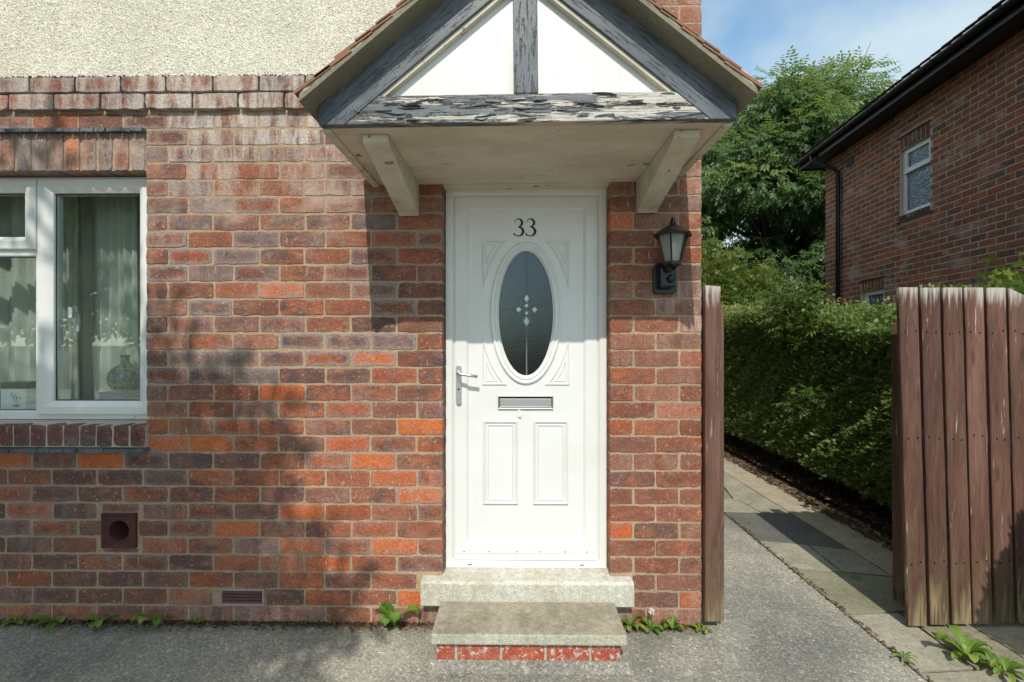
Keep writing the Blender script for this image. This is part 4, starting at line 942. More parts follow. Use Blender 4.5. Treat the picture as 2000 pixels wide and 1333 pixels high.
for s in (-1, 1):
    m = MB(); m.box(min(s * .797, s * .762), max(s * .797, s * .762), GF + .033, -0.002, -0.012, -0.0002); m.build('eaves_strip', 'cream_timber', can, bevel=.002)
    m = MB(); m.box(min(s * .7975, s * .782), max(s * .7975, s * .782), GF + .033, -0.002, 0.0125, und(.797) - .001); m.build('eaves_fascia', 'cream_timber', can)
    pts = [(s * EX, EZ), (0, und(0)), (0, und(0) + .018), (s * EX, EZ + .018)]
    m = MB(); m.prism(pts, -0.752, -0.002); m.build('roof_boarding', 'undercloak', can)
    # mortar bedding at the verge, rough
    m = MB(); r = random.Random(7 + s); rs = []; nseg = 40
    for k in range(nseg + 1):
        x = EX * (1 - k / nseg); z = und(x) + .0185; h = 0.030 + r.uniform(-.005, .005)
        yy = -0.750 + r.uniform(-.004, .004); rs.append([(s * x, yy, z), (s * x, yy + r.uniform(-.003, .003), z + h * .5), (s * x, yy + .006, z + h), (s * x, -0.60, z + h), (s * x, -0.60, z)])
    m.rings(rs, cap0=True, cap1=True); m.build('verge_mortar', 'verge_mortar', can)
    # plain clay tiles
    tm = None; gauge = 0.098; nrow = 11
    for i in range(nrow):
        for j in range(5):
            if tm is None or True:
                pass
            L, Wd = 0.165, 0.158
            y0 = -0.757 + j * (Wd + .002) - (0.0 if i % 2 else Wd / 2 * (1 if j else 0)); y1 = min(y0 + (Wd if (i % 2 or j) else Wd / 2), -0.004)
            if y1 - y0 < .03: continue
            m = MB(); m.box(0, L, y0 + .001, y1 - .001, 0, 0.011)
            d0 = i * gauge - 0.018; up_ = 0.032 + r.uniform(-.002, .003)
            a = TH - 0.07
            loc = (s * (EX - d0 * math.cos(TH)) + s * math.sin(TH) * 0, 0, EZ + d0 * math.sin(TH) + up_ + .002)
            if s > 0: m.v = [(-x, y, z) for x, y, z in m.v]
            o = m.build('roof_tile', 'tile', can, loc); o.rotation_euler = (0, (-a if s < 0 else a), 0)
    # wedge brackets
    xc = -0.605 if s < 0 else 0.640
    m = MB(); m.prismx([(-0.585, -0.001), (-0.585, -0.032), (-0.56, -0.040), (-0.05, -0.160), (-0.022, -0.172), (-0.003, -0.165), (-0.003, -0.001)], xc - .052, xc + .052); m.build('bracket', 'cream_timber', can, bevel=.005)

# ================================================================ LANTERN on the pier
lan = tag(empty('wall_lantern', (0.770, -0.002, 1.760)), 'black coach lantern with clear panes fixed to the brick pier right of the door', 'lantern')
m = MB(); q = [(-.060, .0), (-.060, .120), (-.046, .142), (.046, .142), (.060, .120), (.060, .0), (.044, -.016), (-.044, -.016)]; m.prism(q, -0.022, 0.0); m.build('back_plate', 'black_paint', lan, bevel=.004)
m = MB(); q = [(-.040, .01), (-.040, .118), (.030, .118), (.036, .01)]; m.prism(q, -0.075, -0.0222); m.build('sensor_box', 'black_paint', lan, bevel=.010)
m = MB(); m.lathe([(0.018, -0.0), (0.020, -.012), (0.014, -.019), (.006, -.021)], (0.012, -0.074, 0.056), 16, 'y'); m.build('sensor_eye', 'black_plastic', lan, smooth=True)
m = MB(); m.tube([(0, -0.05, .105), (0, -.07, .108), (0, -.115, .114)], [.022, .022, .026], 12); m.build('arm', 'black_paint', lan, smooth=True)
LC = (0.004, -0.125); nS = 6
def ring6(rad, z, off=R(4)): return [(LC[0] + rad * math.cos(off + k * math.pi / 3), LC[1] + rad * math.sin(off + k * math.pi / 3), z) for k in range(nS)]
zb, zt = 0.124, 0.262; rb, rt = 0.042, 0.074
m = MB(); m.rings([ring6(.020, .106), ring6(.046, .116), ring6(.047, .130), ring6(.040, .132)], cap0=True, cap1=True); m.build('lantern_base', 'black_paint', lan)
B, T = ring6(rb, zb + .006), ring6(rt, zt)
for k in range(nS):
    m = MB(); m.tube([B[k], T[k]], .0042, 6); m.build('glazing_bar', 'black_paint', lan)
    k2 = (k + 1) % nS; f = .94; cen = Vector((LC[0], LC[1], 0))
    def ins(p): return (LC[0] + (p[0] - LC[0]) * f, LC[1] + (p[1] - LC[1]) * f, p[2])
    m = MB(); m.add([ins(B[k]), ins(B[k2]), ins(T[k2]), ins(T[k])], [(0, 1, 2, 3)]); m.build('lantern_pane', 'lantern_glass', lan, recalc=False)
m = MB(); m.rings([ring6(.070, .260), ring6(.098, .258), ring6(.100, .266), ring6(.072, .281), ring6(.046, .300), ring6(.022, .313), ring6(.012, .320)], cap0=True, cap1=True); m.build('lantern_roof', 'black_paint', lan)
m = MB(); m.lathe([(0.012, .316), (.015, .326), (.009, .333), (.012, .339), (.006, .350), (.002, .356)], (LC[0], LC[1], 0), 12); m.build('finial', 'black_paint', lan, smooth=True)
m = MB(); m.lathe([(.014, .130), (.016, .150), (.022, .160), (.024, .20), (.020, .225), (.010, .235)], (LC[0], LC[1], 0), 14); m.build('bulb', 'bulb', lan, smooth=True)

# ================================================================ GATE AND POSTS
def board(m, x0, x1, y0, y1, z0, z1, r, lean=0.0, nz=14, warp=.003, chamf=0.0, notch=True):
    rs = []; col = (r.random(), r.random(), r.random(), 1)
    wv = [r.uniform(-warp, warp) for _ in range(nz + 1)]
    for j in range(nz + 1):
        t = j / nz; z = z0 + (z1 - z0) * t; dx = lean * (1 - t) + wv[j] * .4; dy = wv[j]; w2 = r.uniform(-.0012, .0012)
        e = 0.004
        rs.append([(x0 + dx + w2, y0 + dy + e, z), (x0 + dx + e, y0 + dy, z), (x1 + dx - e, y0 + dy, z), (x1 + dx, y0 + dy + e, z), (x1 + dx, y1 + dy, z), (x0 + dx + w2, y1 + dy, z)])
    n = len(m.v); m.rings(rs, cap0=True, cap1=True); m.a.setdefault('pc', []).extend([col] * (len(m.v) - n))
r = random.Random(17)
gp = tag(empty('gate_post', (0.975, -0.02, 0)), 'brown stained timber post fixed upright to the house corner', 'post')
m = MB(); board(m, 0.0, 0.080, -0.012, 0.06, 0.045, 1.795, r, 0.0, 14, .003)
for i, (x, y, z) in enumerate(m.v):
    if z > 1.79: m.v[i] = (x, y, z - 0.018 * abs((x - .03) / .05) ** 2 + r.uniform(-.004, .004))
m.build('post_face', 'gate', gp)
m = MB(); board(m, 0.0815, 0.108, 0.012, 0.055, 0.035, 1.672, r, 0.0, 10, .002); m.build('stop_batten', 'gate', gp)
gate = tag(empty('timber_gate', (1.985, 0, 0)), 'open brown timber gate of upright overlapping boards with bleached board tops', 'gate')
LEAN = 0.050
for i in range(10):
    x0 = 0.118 * i + r.uniform(-.003, .003); x1 = x0 + 0.099 + r.uniform(-.003, .003); y = 0.0 + i * 0.004 + r.uniform(-.003, .003)
    z1 = 1.776 + r.uniform(-.002, .002) if i < 5 else 1.774 - 0.02 - 0.05 * (i - 5)
    m = MB(); board(m, x0, x1, y - .010, y + .011, 0.012 + r.uniform(0, .014), z1, r, LEAN + r.uniform(-.004, .004), 16, .0012)
    if i == 5:
        for q, (x, yy, z) in enumerate(m.v):
            if z > 1.72: m.v[q] = (x, yy, 1.776 - (x - x0) / .105 * .05)
    bo = m.build('board', 'gate', gate, bevel=0)
    for zn in (0.345, 0.995, 1.545):
        for xn in (x0 + .025, x1 - .025):
            m = MB(); xl = xn + LEAN * (1 - (zn / 1.776)); m.lathe([(.0042, 0.0), (.0042, -.0016), (.002, -.0022)], (xl + r.uniform(-.006, .006), y - .0115, zn + r.uniform(-.012, .012)), 8, 'y'); m.build('nail', 'soot_gap_black', gate)
    if i < 9:
        m = MB(); board(m, x1 - .03, x0 + .118 + .032, y + .034, y + .052, 0.03, min(z1, 1.772) - .01 - (0.03 if i >= 5 else 0), r, LEAN, 10, .001); m.build('rear_board', 'gate', gate)
for z in (0.30, 0.95, 1.50):
    m = MB(); m.box(0.16, 1.16, 0.070, 0.115, z, z + .09, pc=(0.3, .5, .7, 1)); m.build('rail', 'gate', gate)
hp = tag(empty('hinge_post', (2.172, 0.20, 0)), 'narrow brown post with a sawn pale end just behind the open gate', 'post')
m = MB(); board(m, 0.0, 0.10, -0.03, 0.07, 0.0, 1.535, r, 0.012, 12, .002); m.build('post_shaft', 'gate', hp)
m = MB(); m.box(-0.006, 0.09, -0.035, 0.06, 1.537, 1.60); m.build('sawn_block', 'sawn_wood', hp, bevel=.003)

# ================================================================ NEIGHBOURING HOUSE
nb = tag(empty('neighbouring_house', (6.30, 6.98, 0), None, (0, 0, R(-95.43))), 'brick side wall of the next house with black gutter and patterned-glass windows', 'house')
HN = [(2.053, 2.652, 3.51, 4.55), (1.12, 1.70, 1.35, 2.41)]
mw = wall_holes(0.0, 9.0, -0.03, 5.16, [(h[0] - .003, h[1] + .003, h[2] - .003, h[3] + .003) for h in HN], 0.004, 0.25); nwall = mw.build('wall', 'mortar_grey', nb)
m = MB(); m.box(0.004, 0.25, 0.2505, 7, -0.03, 5.16); m.box(0.2505, 9, 6.8, 7, -0.03, 5.16); m.box(8.8, 9.0, 0.2505, 6.79, -.03, 5.16); m.build('other_walls', 'mortar_grey', nb)
m = MB(); m.box(0.26, 8.7, 0.6, 0.62, 0, 5.1); m.build('inner_wall', 'hall_dark', nb)
nbs = BrickSet(); rn = random.Random(77); rng2 = rng; 
NP = ['brown', 'brown', 'mid', 'dark', 'mid', 'purple', 'brown', 'brown', 'mid']
for k in range(18, 57):
    z0 = k * CP + .0055; z1 = (k + 1) * CP - .0045
    xs = [0.0] + [(0.122 if k % 2 else 0.2446) + .2446 * j for j in range(22)]
    for i in range(len(xs) - 1):
        x0 = xs[i] + (.0055 if i else 0) + rn.uniform(-.003, .003) * (i > 0); x1 = xs[i + 1] - .0055
        skip = False
        for h in [(2.053, 2.652, 3.51 - .09, 4.55 + .20), (1.12, 1.70, 1.2, 2.41 + .20)]:
            if z1 - .01 > h[2] and z0 + .01 < h[3]:
                if x0 >= h[0] - .03 and x1 <= h[1] + .03: skip = True
                elif x0 < h[0] < x1: x1 = h[0] - .004
                elif x0 < h[1] < x1: x0 = h[1] + .004
        if skip or x1 - x0 < .03: continue
        kd = 'orange' if rn.random() < .035 else rn.choice(NP)
        c = PAL[kd]; s = rn.uniform(1.0, 1.32); col = (c[0] * s, c[1] * s * .92, c[2] * s * .85, rn.random())
        if kd == 'orange': col = (.30, .085, .035, rn.random())
        vis = 1 if 2.0 < z0 < 5.05 and x0 < 4.1 else .05
        nbs.add(x0, x1, z0, z1, .03 if i else .1, None, (0.05, .5, 0, 1), score=vis * (0.3 + 0.3 * x0), col=col, seg=(1, 1), jit=.0008)
for h in HN:
    n_ = 7; wd = (h[1] - h[0]) / n_
    for i in range(n_):
        c = PAL[rn.choice(['brown', 'mid', 'purple'])]; nbs.add(h[0] + i * wd + .005, h[0] + (i + 1) * wd - .005, h[3] + .006, h[3] + .192, .03, None, (0, .5, 0, 1), col=(c[0] * .75, c[1] * .7, c[2] * .65, rn.random()), seg=(1, 1), score=3)
        nbs.add(h[0] + i * wd + .005, h[0] + (i + 1) * wd - .005, h[2] - .085, h[2] - .005, .1, None, (0, .5, 0, 1), y=-.028, col=(.10, .055, .05, rn.random()), seg=(1, 1), score=3)
nbs.build(nwall)
for h in HN:
    m = MB(); m.box(h[0] - .03, h[1] + .03, -.03, .02, h[3] + .195, h[3] + .208); m.build('creasing_slate', 'slate', nwall)
    m = MB(); m.box(h[0] - .05, h[1] + .05, -.04, .02, h[2] - .103, h[2] - .09); m.build('creasing_slate', 'slate', nwall)
    wn = empty('window', ((h[0] + h[1]) / 2, .05, h[2]), nb); hw = (h[1] - h[0]) / 2; hh = h[3] - h[2]; zt = hh - .36 if hh > .9 else hh * .6
    m = wall_holes(-hw + .002, hw - .002, .002, hh - .002, [(-hw + .06, hw - .06, .06, zt - .03), (-hw + .085, hw - .085, zt + .055, hh - .075)], 0.0, .06); m.build('window_frame', 'upvc', wn, bevel=.004)
    m = MB(); m.box(-hw + .04, hw - .04, -.022, -.001, zt - .028, zt + .002); m.build('drip_bar', 'upvc', wn, bevel=.004)
    for a, b, c_, d in ((-hw + .061, hw - .061, .061, zt - .031), (-hw + .086, hw - .086, zt + .056, hh - .076)):
        m = MB(); m.box(a, b, .028, .034, c_, d); m.build('glass_pane', 'obscure_glass', wn)
# eaves: soffit, fascia, gutter, tiles, downpipe, vent
m = MB(); m.box(-.30, 9.3, -.34, .25, 5.161, 5.175); m.build('soffit_board', 'black_plastic', nb)
m = MB(); m.box(-.30, 9.3, -.362, -.341, 5.135, 5.30); m.box(-.322, -.301, -.34, 7.0, 5.135, 5.30); m.build('fascia', 'black_paint', nb)
m = MB(); rs = []
for x in (-.36, 9.3):
    rs.append([(x, -.420 + .056 * math.cos(a), 5.275 + .056 * math.sin(a)) for a in [math.pi + math.pi * k / 8 for k in range(9)]] + [(x, -.420 + .050 * math.cos(a), 5.275 + .050 * math.sin(a)) for a in [2 * math.pi - math.pi * k / 8 for k in range(9)]])
m.rings(rs, cap0=True, cap1=True); gut = m.build('gutter', 'black_paint', nb)
for x in (.45, 1.4, 2.35, 3.3, 4.25):
    m = MB(); rs = []
    for xx_ in (x - .018, x + .018): rs.append([(xx_, -.420 + .062 * math.cos(a), 5.275 + .062 * math.sin(a)) for a in [math.pi + math.pi * k / 8 for k in range(9)]] + [(xx_, -.420 + .0565 * math.cos(a), 5.275 + .0565 * math.sin(a)) for a in [2 * math.pi - math.pi * k / 8 for k in range(9)]])
    m.rings(rs, cap0=True, cap1=True); m.build('gutter_union', 'black_plastic', gut)
m = MB(); m.tube([(.30, -.42, 5.23), (.30, -.42, 5.12), (.38, -.36, 5.04), (.50, -.10, 4.86), (.52, -.055, 4.78), (.52, -.055, 0.0)], .038, 12); m.build('downpipe', 'black_plastic', nb, smooth=True)
m = MB(); m.box(.72, .90, -.012, .02, 4.80, 4.96); m.build('vent_grille', 'black_plastic', nb)
m = MB(); m.prismx([(-.39, 5.305), (3.5, 8.0), (3.5, 8.08), (-.39, 5.335)], .02, 9.3); m.prismx([(7.4, 5.305), (3.5, 8.0), (3.5, 8.08), (7.4, 5.335)], .02, 9.3)
m.prismx([(-.33, 5.302), (7.3, 5.302), (3.5, 7.95)], .05, 9.2); m.build('roof', 'dark_tile', nb)
for i in range(34):
    m = MB(); m.box(0, .17, 0, .30, 0, .016); o = m.build('roof_tile', 'dark_tile', nb, (-.36 + i * .174, -.465, 5.318 + rn.uniform(0, .012))); o.rotation_euler = (R(33), R(rn.uniform(2.0, 4.5)), 0)

# ================================================================ VEGETATION
def leaf_cloud(P, D, U, S, tmpl, rngn, lc):
    """P origins, D leaf direction, U leaf normal, S sizes; tmpl leaflets [(4 verts)] in (along, side, normal)"""
    T = np.array(tmpl, dtype=np.float32); nl = T.shape[0]; n = len(P)
    D = D / np.linalg.norm(D, axis=1, keepdims=True); Sd = np.cross(D, U); Sd /= np.linalg.norm(Sd, axis=1, keepdims=True) + 1e-9; Nn = np.cross(Sd, D)
    t = T.reshape(1, nl * 4, 3)
    V = P[:, None] + S[:, None, None] * (t[..., 0:1] * D[:, None] + t[..., 1:2] * Sd[:, None] + t[..., 2:3] * Nn[:, None])
    V = V.reshape(-1, 3); nq = n * nl
    Fc = np.arange(nq * 4).reshape(-1, 4)
    L = np.repeat(lc, nl) + rngn.uniform(-.12, .12, nq); L = np.clip(np.repeat(L, 4), 0, 1)
    return V, Fc, L
def leaflet(a, s, ang, L, W, droop=0.0, bend=0.15):
    c, q = math.cos(ang), math.sin(ang)
    def tr(x, y, z): return (a + x * c - y * q, s + x * q + y * c, z)
    return [tr(0, 0, 0), tr(L * .45, -W, -droop * .3 + bend * W), tr(L, 0, -droop), tr(L * .45, W, -droop * .3 + bend * W)]
ASH = [leaflet(1.0, 0, 0, .42, .09, .12)]
for i, q in enumerate((.35, .60, .85)):
    for s in (1, -1): ASH.append(leaflet(q, 0, s * R(55), .40, .085, .14 + .05 * i))
ONE = [leaflet(0, 0, 0, 1.0, .30, .08)]
PAIR = [leaflet(0, 0, 0, 1.0, .28, .05), leaflet(0, 0, R(70), .9, .26, .1), leaflet(.1, 0, R(-65), .9, .26, .1)]
def sphere_dirs(n, g):
    v = g.normal(size=(n, 3)); return v / np.linalg.norm(v, axis=1, keepdims=True)
def tree(name, label, group, loc, trunk_h, crown, clumps, sprays, size, mat, seed, tmpl=ASH, bias=0.0, clr=(0.8, 1.4), trunk_r=.2, inner=.55):
    """crown = (centre xyz relative, radii xyz)"""
    g = np.random.default_rng(seed); r = random.Random(seed); cc, cr = np.array(crown[0]), np.array(crown[1])
    root = tag(empty(name, loc), label, 'tree', group)
    d = sphere_dirs(clumps, g); rad = inner + (1 - inner) * g.uniform(0, 1, clumps) ** .6
    C = cc + d * rad[:, None] * cr; C = C[C[:, 2] > trunk_h * .4]
    clumps = len(C); cs = g.uniform(clr[0], clr[1], clumps); ctone = g.uniform(.15, .75, clumps) + bias
    idx = g.integers(0, clumps, sprays); dd = sphere_dirs(sprays, g); rr = g.uniform(.25, 1, sprays) ** .5
    P = C[idx] + dd * (rr * cs[idx])[:, None] * np.array([1, 1, .72])
    out = (P - cc) / cr; out /= np.linalg.norm(out, axis=1, keepdims=True) + 1e-6
    D = dd * .8 + out * .5 + g.normal(size=(sprays, 3)) * .35; D[:, 2] -= .85
    U = np.tile([0, -.45, 1.0], (sprays, 1)) + g.normal(size=(sprays, 3)) * .35 + out * .3
    S = size * g.uniform(.7, 1.3, sprays)
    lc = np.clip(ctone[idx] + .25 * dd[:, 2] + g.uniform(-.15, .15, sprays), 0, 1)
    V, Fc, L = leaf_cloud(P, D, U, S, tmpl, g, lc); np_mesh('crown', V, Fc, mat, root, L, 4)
    m = MB(); top = cc[2] - cr[2] * .1
    sp_ = [(0, 0, -.05), (cc[0] * .15, cc[1] * .15, trunk_h * .5), (cc[0] * .5, cc[1] * .5, trunk_h), (cc[0] * .9, cc[1] * .9, top), (cc[0], cc[1], cc[2] + cr[2] * .5)]
    m.tube(sp_, [trunk_r * 1.25, trunk_r, trunk_r * .85, trunk_r * .5, trunk_r * .12], 10); m.build('trunk', 'bark', root, smooth=True)
    m = MB()
    for i in range(min(clumps, 46)):
        c = Vector(C[i]); t = r.uniform(.15, .8); st = Vector(sp_[2]).lerp(Vector(sp_[3]), t); mid = st.lerp(c, .5) + Vector((r.uniform(-.2, .2), r.uniform(-.2, .2), r.uniform(.0, .4)))
        m.tube([st, mid, c, c + (c - mid) * .5], [trunk_r * .34, trunk_r * .22, trunk_r * .10, .006], 6)
        for q in range(3):
            e = c + Vector(sphere_dirs(1, g)[0]) * cs[i] * .8; m.tube([c.lerp(mid, .2), c.lerp(e, .5) + Vector((0, 0, .08)), e], [.018, .012, .005], 4)
    m.build('limbs', 'bark', root, smooth=True)
    return root
# the big ash behind
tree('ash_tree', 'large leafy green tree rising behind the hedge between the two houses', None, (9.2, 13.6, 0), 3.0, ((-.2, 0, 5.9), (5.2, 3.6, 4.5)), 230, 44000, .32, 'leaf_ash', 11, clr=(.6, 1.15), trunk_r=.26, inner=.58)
# smaller pale shrub in front of it
def shrub(name, label, loc, rad, n, size, mat, seed, tmpl=PAIR, bias=.5, group=None):
    g = np.random.default_rng(seed); root = tag(empty(name, loc), label, 'shrub', group); rad = np.array(rad)
    nc = 26; C = sphere_dirs(nc, g) * rad * g.uniform(.4, 1, nc)[:, None] ; C[:, 2] = np.abs(C[:, 2])
    idx = g.integers(0, nc, n); dd = sphere_dirs(n, g); P = C[idx] + dd * (g.uniform(.2, 1, n) ** .5)[:, None] * rad * .34 + np.array([0, 0, rad[2] * .15]); P[:, 2] = np.abs(P[:, 2])
    D = dd + np.array([0, 0, .35]); U = np.tile([0, 0, 1.], (n, 1)) + g.normal(size=(n, 3)) * .5
    V, Fc, L = leaf_cloud(P, D, U, size * g.uniform(.6, 1.3, n), tmpl, g, np.clip(bias + g.normal(size=n) * .2 + .25 * dd[:, 2], 0, 1)); np_mesh('foliage', V, Fc, mat, root, L, 4)
    m = MB()
    for i in range(nc): m.tube([(0, 0, -.02), tuple(C[i] * .5 + np.array([0, 0, .1])), tuple(C[i])], [.02, .014, .004], 5)
    m.build('stems', 'bark', root); return root
shrub('pale_shrub', 'yellow-green shrub showing above the far left end of the hedge', (4.6, 8.2, 0), (1.5, 1.3, 2.7), 9000, .13, 'leaf_lime', 5, bias=.6)
# clipped hedge along the path
def hedge():
    g = np.random.default_rng(9); root = tag(empty('hedge', (3.45, 4.6, 0)), 'tall clipped green hedge beside the path behind the gates', 'hedge')
    ph = g.uniform(0, 6.28, (8, 3)); fq = g.uniform(1.2, 5.5, (8, 2))
    def lump(a, b): return sum(np.sin(a * fq[i, 0] + b * fq[i, 1] + ph[i, 0]) for i in range(8)) / 8
    y0, y1, hw = -3.65, 4.6, .52
    def topz(y): return 1.66 + np.clip(.11 * (y + 3.2), -.05, .34) + .05 * np.sin(y * 2.3) + .04 * np.sin(y * 5.1 + 1)
    n = 105000; y = y0 + (y1 - y0) * g.uniform(0, 1, n) ** 1.5; z = g.uniform(.12, 1, n) ** .9 * topz(y)
    dep = g.exponential(.07, n); x = -hw - .05 * lump(y * 2.2, z * 1.8) - .05 * lump(y * 6 + 1, z * 6) + dep - .03
    low = np.clip((.55 - z) / .55, 0, 1); x = x + .26 * z / 1.9 - .10 + low * .10 * g.uniform(.3, 1, n)
    rr = np.clip((z - topz(y) + .22) / .22, 0, 1); x = x + rr ** 2 * .16
    P1 = np.stack([x, y, z], 1); O1 = np.tile([-1., 0, .25], (n, 1))
    keep = (g.uniform(0, 1, n) < np.clip(.6 + z / .5, 0, 1)) & (lump(y * 4.1 + 3, z * 4.7) > -.55); P1, O1 = P1[keep], O1[keep]
    m_ = 42000; y = y0 + (y1 - y0) * g.uniform(0, 1, m_) ** 1.4; x = g.uniform(-hw - .1, hw, m_); z = topz(y) - g.exponential(.05, m_) + .06 * lump(x * 3, y * 3) + (g.uniform(0, 1, m_) < .06) * g.uniform(0, .16, m_)
    P2 = np.stack([x, y, z], 1); O2 = np.tile([0., 0, 1.], (m_, 1))
    e_ = 9000; x = g.uniform(-hw, hw, e_); z = g.uniform(.1, 1.9, e_); P3 = np.stack([x, y0 + .1 * lump(x * 3, z * 3) + g.exponential(.06, e_), z], 1); O3 = np.tile([0., -1., .2], (e_, 1))
    P = np.concatenate([P1, P2, P3]); O = np.concatenate([O1, O2, O3]); N_ = len(P)
    D = O * .7 + g.normal(size=(N_, 3)) * .7; U = O + g.normal(size=(N_, 3)) * .5 + np.array([0, -.7, .8])
    tone = .42 + .22 * lump(P[:, 1] * 2.2, P[:, 2] * 2.2) + .42 * np.clip((P[:, 2] - 1.55) / .4, 0, 1) + g.normal(size=N_) * .13  # leaf colour lightened upward, painting in the sunlit hedge top
    S = .036 * g.uniform(.45, 1.6, N_)
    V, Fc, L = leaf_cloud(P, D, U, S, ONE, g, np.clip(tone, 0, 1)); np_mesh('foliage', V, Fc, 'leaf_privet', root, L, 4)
    # woody inside: many thin stems and a dark core of twigs
    m = MB(); r = random.Random(2)
    for i in range(150):
        yy = y0 + .1 + (y1 - y0 - .2) * r.random() ** 1.4; xx = r.uniform(-.30, .35); e = (xx + r.uniform(-.25, .25), yy + r.uniform(-.3, .3), r.uniform(.9, 1.8))
        m.tube([(xx, yy, -.02), ((xx + e[0]) / 2 + r.uniform(-.06, .06), (yy + e[1]) / 2 + r.uniform(-.06, .06), e[2] * .5), e], [r.uniform(.008, .020), .009, .004], 5)
    for i in range(230):
        yy = y0 + .1 + (y1 - y0 - .2) * r.random() ** 1.5; zz = r.uniform(.15, 1.75); a = (r.uniform(-.35, -.1), yy, zz); b = (-hw - r.uniform(.0, .10), yy + r.uniform(-.3, .3), zz + r.uniform(-.15, .25))
        m.tube([a, ((a[0] + b[0]) / 2, (a[1] + b[1]) / 2 + r.uniform(-.04, .04), (a[2] + b[2]) / 2), b], [.005, .004, .002], 4)
    m.build('stems', 'bark', root)
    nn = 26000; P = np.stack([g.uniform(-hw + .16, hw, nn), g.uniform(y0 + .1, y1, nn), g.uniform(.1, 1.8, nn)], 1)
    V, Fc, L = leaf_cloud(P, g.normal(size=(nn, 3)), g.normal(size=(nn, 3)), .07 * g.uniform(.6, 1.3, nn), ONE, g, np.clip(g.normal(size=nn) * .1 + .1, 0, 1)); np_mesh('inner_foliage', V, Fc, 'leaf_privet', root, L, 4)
    return root
hedge()
# bright climber shoots growing through the hedge
def shoots(label, spots, loc, seed):
    g = np.random.default_rng(seed); root = tag(empty('climber', loc), label, 'climber', None); Ps, Ds = [], []
    for (x, y, z, n, sp_) in spots:
        Ps.append(np.array([x, y, z]) + g.normal(size=(n, 3)) * np.array([.05, sp_, sp_ * .45])); Ds.append(np.tile([-.6, -.3, -.1], (n, 1)) + g.normal(size=(n, 3)) * .5)
    P = np.concatenate(Ps) - np.array(loc); D = np.concatenate(Ds); n = len(P); U = np.tile([-.3, 0, 1.], (n, 1)) + g.normal(size=(n, 3)) * .25
    V, Fc, L = leaf_cloud(P, D, U, .11 * g.uniform(.6, 1.3, n), ASH, g, np.clip(.45 + g.normal(size=n) * .2, 0, 1)); np_mesh('leaves', V, Fc, 'leaf_lime', root, L, 4)
    m = MB(); r = random.Random(seed)
    for (x, y, z, nn, sp_) in spots: m.tube([(3.3 - loc[0], y - loc[1], -.02), (3.2 - loc[0], y - loc[1] + .1, z * .6), (x - loc[0], y - loc[1], z)], [.008, .006, .003], 5)
    m.build('stems', 'bark', root)
shoots('bright green climber spreading over the hedge top and face', [(3.02, 2.75, 1.98, 150, .20), (2.95, 2.30, 1.93, 130, .17), (2.90, 2.6, 1.72, 60, .14), (2.86, 2.1, 1.62, 40, .12), (2.84, 2.0, 1.02, 26, .10), (2.84, 2.15, .84, 20, .09), (3.1, 3.4, 2.03, 60, .2)], (3.1, 2.5, 0), 3)
shrub('privet_bush', 'bright green leafy bush rising behind the top of the brown gate', (3.32, .70, 0), (.62, .34, 1.74), 6500, .048, 'leaf_lime', 15, bias=.45)
# leaf litter on the soil and path edge
g = np.random.default_rng(31); n = 7000
P = np.stack([2.68 + g.exponential(.20, n), g.uniform(.1, 6, n), np.full(n, .02)], 1); P[:, 2] = np.where(P[:, 0] < 2.85, .003, .055) + g.uniform(0, .012, n)
D = g.normal(size=(n, 3)) * np.array([1, 1, .2]); U = np.tile([0, 0, 1.], (n, 1)) + g.normal(size=(n, 3)) * .3
V, Fc, L = leaf_cloud(P, D, U, .035 * g.uniform(.4, 1.4, n), ONE, g, g.uniform(0, 1, n))
o = np_mesh('leaf_litter', V, Fc, 'leaf_litter', None, L, 4); tag(o, 'dry brown leaf litter along the foot of the hedge', 'leaf litter', kind='stuff')

g = np.random.default_rng(8); n = 5200
xx_ = np.concatenate([g.uniform(-2.9, -.42, 3400), g.uniform(.52, .97, 700), g.uniform(1.79, 1.83, 1100)]); yy_ = np.concatenate([-g.exponential(.014, 4100), g.uniform(-.6, 5, 1100)])
P = np.stack([xx_, yy_, g.uniform(.0, .008, n)], 1); D = g.normal(size=(n, 3)); U = g.normal(size=(n, 3)) + np.array([0, 0, 1.])
V, Fc, L = leaf_cloud(P, D, U, .011 * g.uniform(.4, 1.6, n), PAIR, g, np.clip(g.normal(size=n) * .25 + .35, 0, 1)); tag(np_mesh('dirt_and_moss', V, Fc, 'leaf_litter', None, L, 4), 'line of dirt and dead moss gathered in the angle of wall and ground', 'debris', kind='stuff')
# trees behind the viewpoint: they shade the wall and show in the panes
tree('street_tree', 'leafy tree in front of the house whose shade dapples the wall', None, (-3.9, -5.7, 0), 2.6, ((.25, .2, 5.15), (2.0, 1.5, 1.55)), 80, 8200, .40, 'leaf_ash', 23, clr=(.4, .75), trunk_r=.16, inner=.35)
tree('garden_tree', 'leafy tree beyond the front garden mirrored in the window panes', None, (-8.6, -6.3, 0), 1.9, ((0, 0, 4.6), (2.6, 2.0, 2.4)), 70, 5200, .42, 'leaf_ash', 29, clr=(.5, .9), trunk_r=.16, inner=.4)
shrub('gate_shadow_shrub', 'unseen rounded shrub added to cast the dark shape on the gate', (2.82, -1.15, 0), (.50, .45, 1.42), 15000, .075, 'leaf_privet', 41, bias=.4)  # out-of-view stand-in, added only for the shadow it throws on the gate

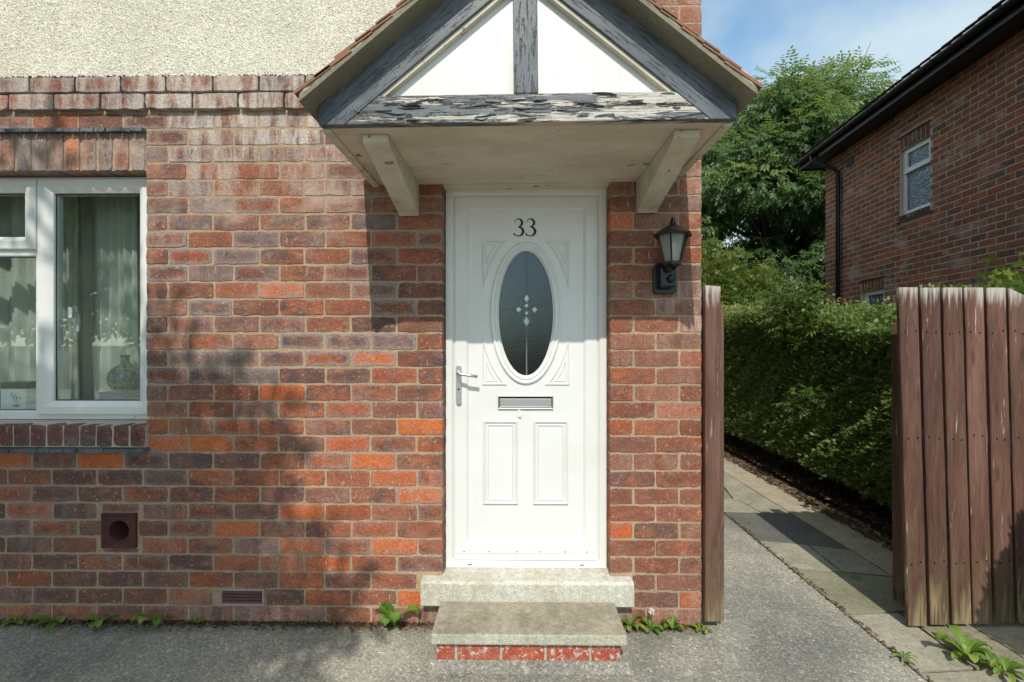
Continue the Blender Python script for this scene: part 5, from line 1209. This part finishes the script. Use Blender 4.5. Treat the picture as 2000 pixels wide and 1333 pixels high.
# ---------------------------------------------------------------- weeds along the foot of the wall
def weed(label, loc, n, L, W, up, seed, cat='weed', flower=False, arc=(0, 360), teeth=True, cmat='leaf_weed'):
    r = random.Random(seed); root = tag(empty('weed', loc), label, cat, 'weeds along walls and paving')
    for i in range(n):
        a = R(arc[0] + (arc[1] - arc[0]) * (i + r.uniform(.1, .9)) / n); l = L * r.uniform(.65, 1.15); w_ = W * r.uniform(.8, 1.2); u = up * r.uniform(.5, 1.3); m = MB(); vs = []; K = 14
        d = Vector((math.cos(a), math.sin(a), 0)); s = Vector((-d.y, d.x, 0)); lc = []
        for k in range(K + 1):
            t = k / K; c = d * (l * t * (1 - .25 * u * t)) + Vector((0, 0, .006 + l * (u * t * 1.3 - (u * .95 + .1) * t * t)))
            hw = w_ * (math.sin(min(1, t * 1.05) * 3.14159 * .86 + .12) ** .8 if t < .98 else 0.02) * (.35 + .65 * t)
            if teeth and k % 2: hw *= .42 + .25 * t
            vs += [tuple(c - s * hw + Vector((0, 0, hw * .3))), tuple(c), tuple(c + s * hw + Vector((0, 0, hw * .3)))]
        f = []
        for k in range(K):
            b = k * 3; f += [(b, b + 1, b + 4, b + 3), (b + 1, b + 2, b + 5, b + 4)]
        m.add(vs, f, lc=r.uniform(.2, .9)); m.build('leaf', cmat, root, recalc=False)
    if flower:
        m = MB(); m.tube([(0, 0, 0), (.004, -.004, .05), (.002, -.008, .10)], [.002, .0016, .0014], 5); m.build('stalk', 'leaf_weed', root)
        m = MB(); rr_ = random.Random(2)
        for k in range(70):
            v = Vector(sphere_dirs(1, np.random.default_rng(k))[0]) * .017; p = Vector((.002, -.008, .104)); m.tube([tuple(p), tuple(p + v)], [.0005, .0011], 3)
        m.build('seed_head', 'tape', root)
weed('large dandelion rosette against the wall just left of the doorstep', (-0.640, -0.035, 0.002), 9, .175, .046, 1.6, 1)
weed('dark green dandelion at the foot of the wall below the window, second from the left', (-2.43, -0.025, 0.002), 7, .15, .032, .8, 2)
weed('small dandelion below the square wall vent', (-2.20, -0.025, 0.002), 6, .125, .028, .8, 3)
weed('upright dandelion right of the square vent at the wall foot', (-1.905, -0.025, 0.002), 6, .14, .030, 1.1, 4)
weed('tiny weed sprouting at the wall foot nearest the left edge', (-2.66, -0.025, 0.002), 5, .10, .020, .8, 5)
weed('tiny weed left of the louvred air brick', (-1.69, -0.025, 0.002), 4, .07, .012, 1.2, 6)
weed('low weed with a dandelion clock right of the step', (0.69, -0.045, 0.002), 8, .085, .020, 1.2, 7, flower=True)
weed('low weed tucked against the right side of the step', (0.585, -0.030, 0.002), 8, .095, .020, 1.2, 8)
weed('round bright weed in front of the brick pier', (0.800, -0.040, 0.002), 9, .080, .022, 1.3, 9)
weed('small weed at the foot of the corner gate post', (0.945, -0.060, 0.002), 6, .065, .017, 1.0, 10)
weed('larger upper clump of bright green weed on the paving before the gate', (2.115, -0.235, 0.003), 15, .165, .024, 1.1, 11, teeth=False)
weed('lower clump of bright green weed nearest the bottom right corner', (2.19, -0.335, 0.003), 11, .125, .020, .9, 12, teeth=False)
weed('flat moss-like weed in the joint beside the driveway', (1.815, -0.24, 0.003), 9, .070, .009, .5, 13)
weed('small sprig in the paving joint behind the gate', (2.14, .50, 0.003), 6, .060, .008, .5, 14)
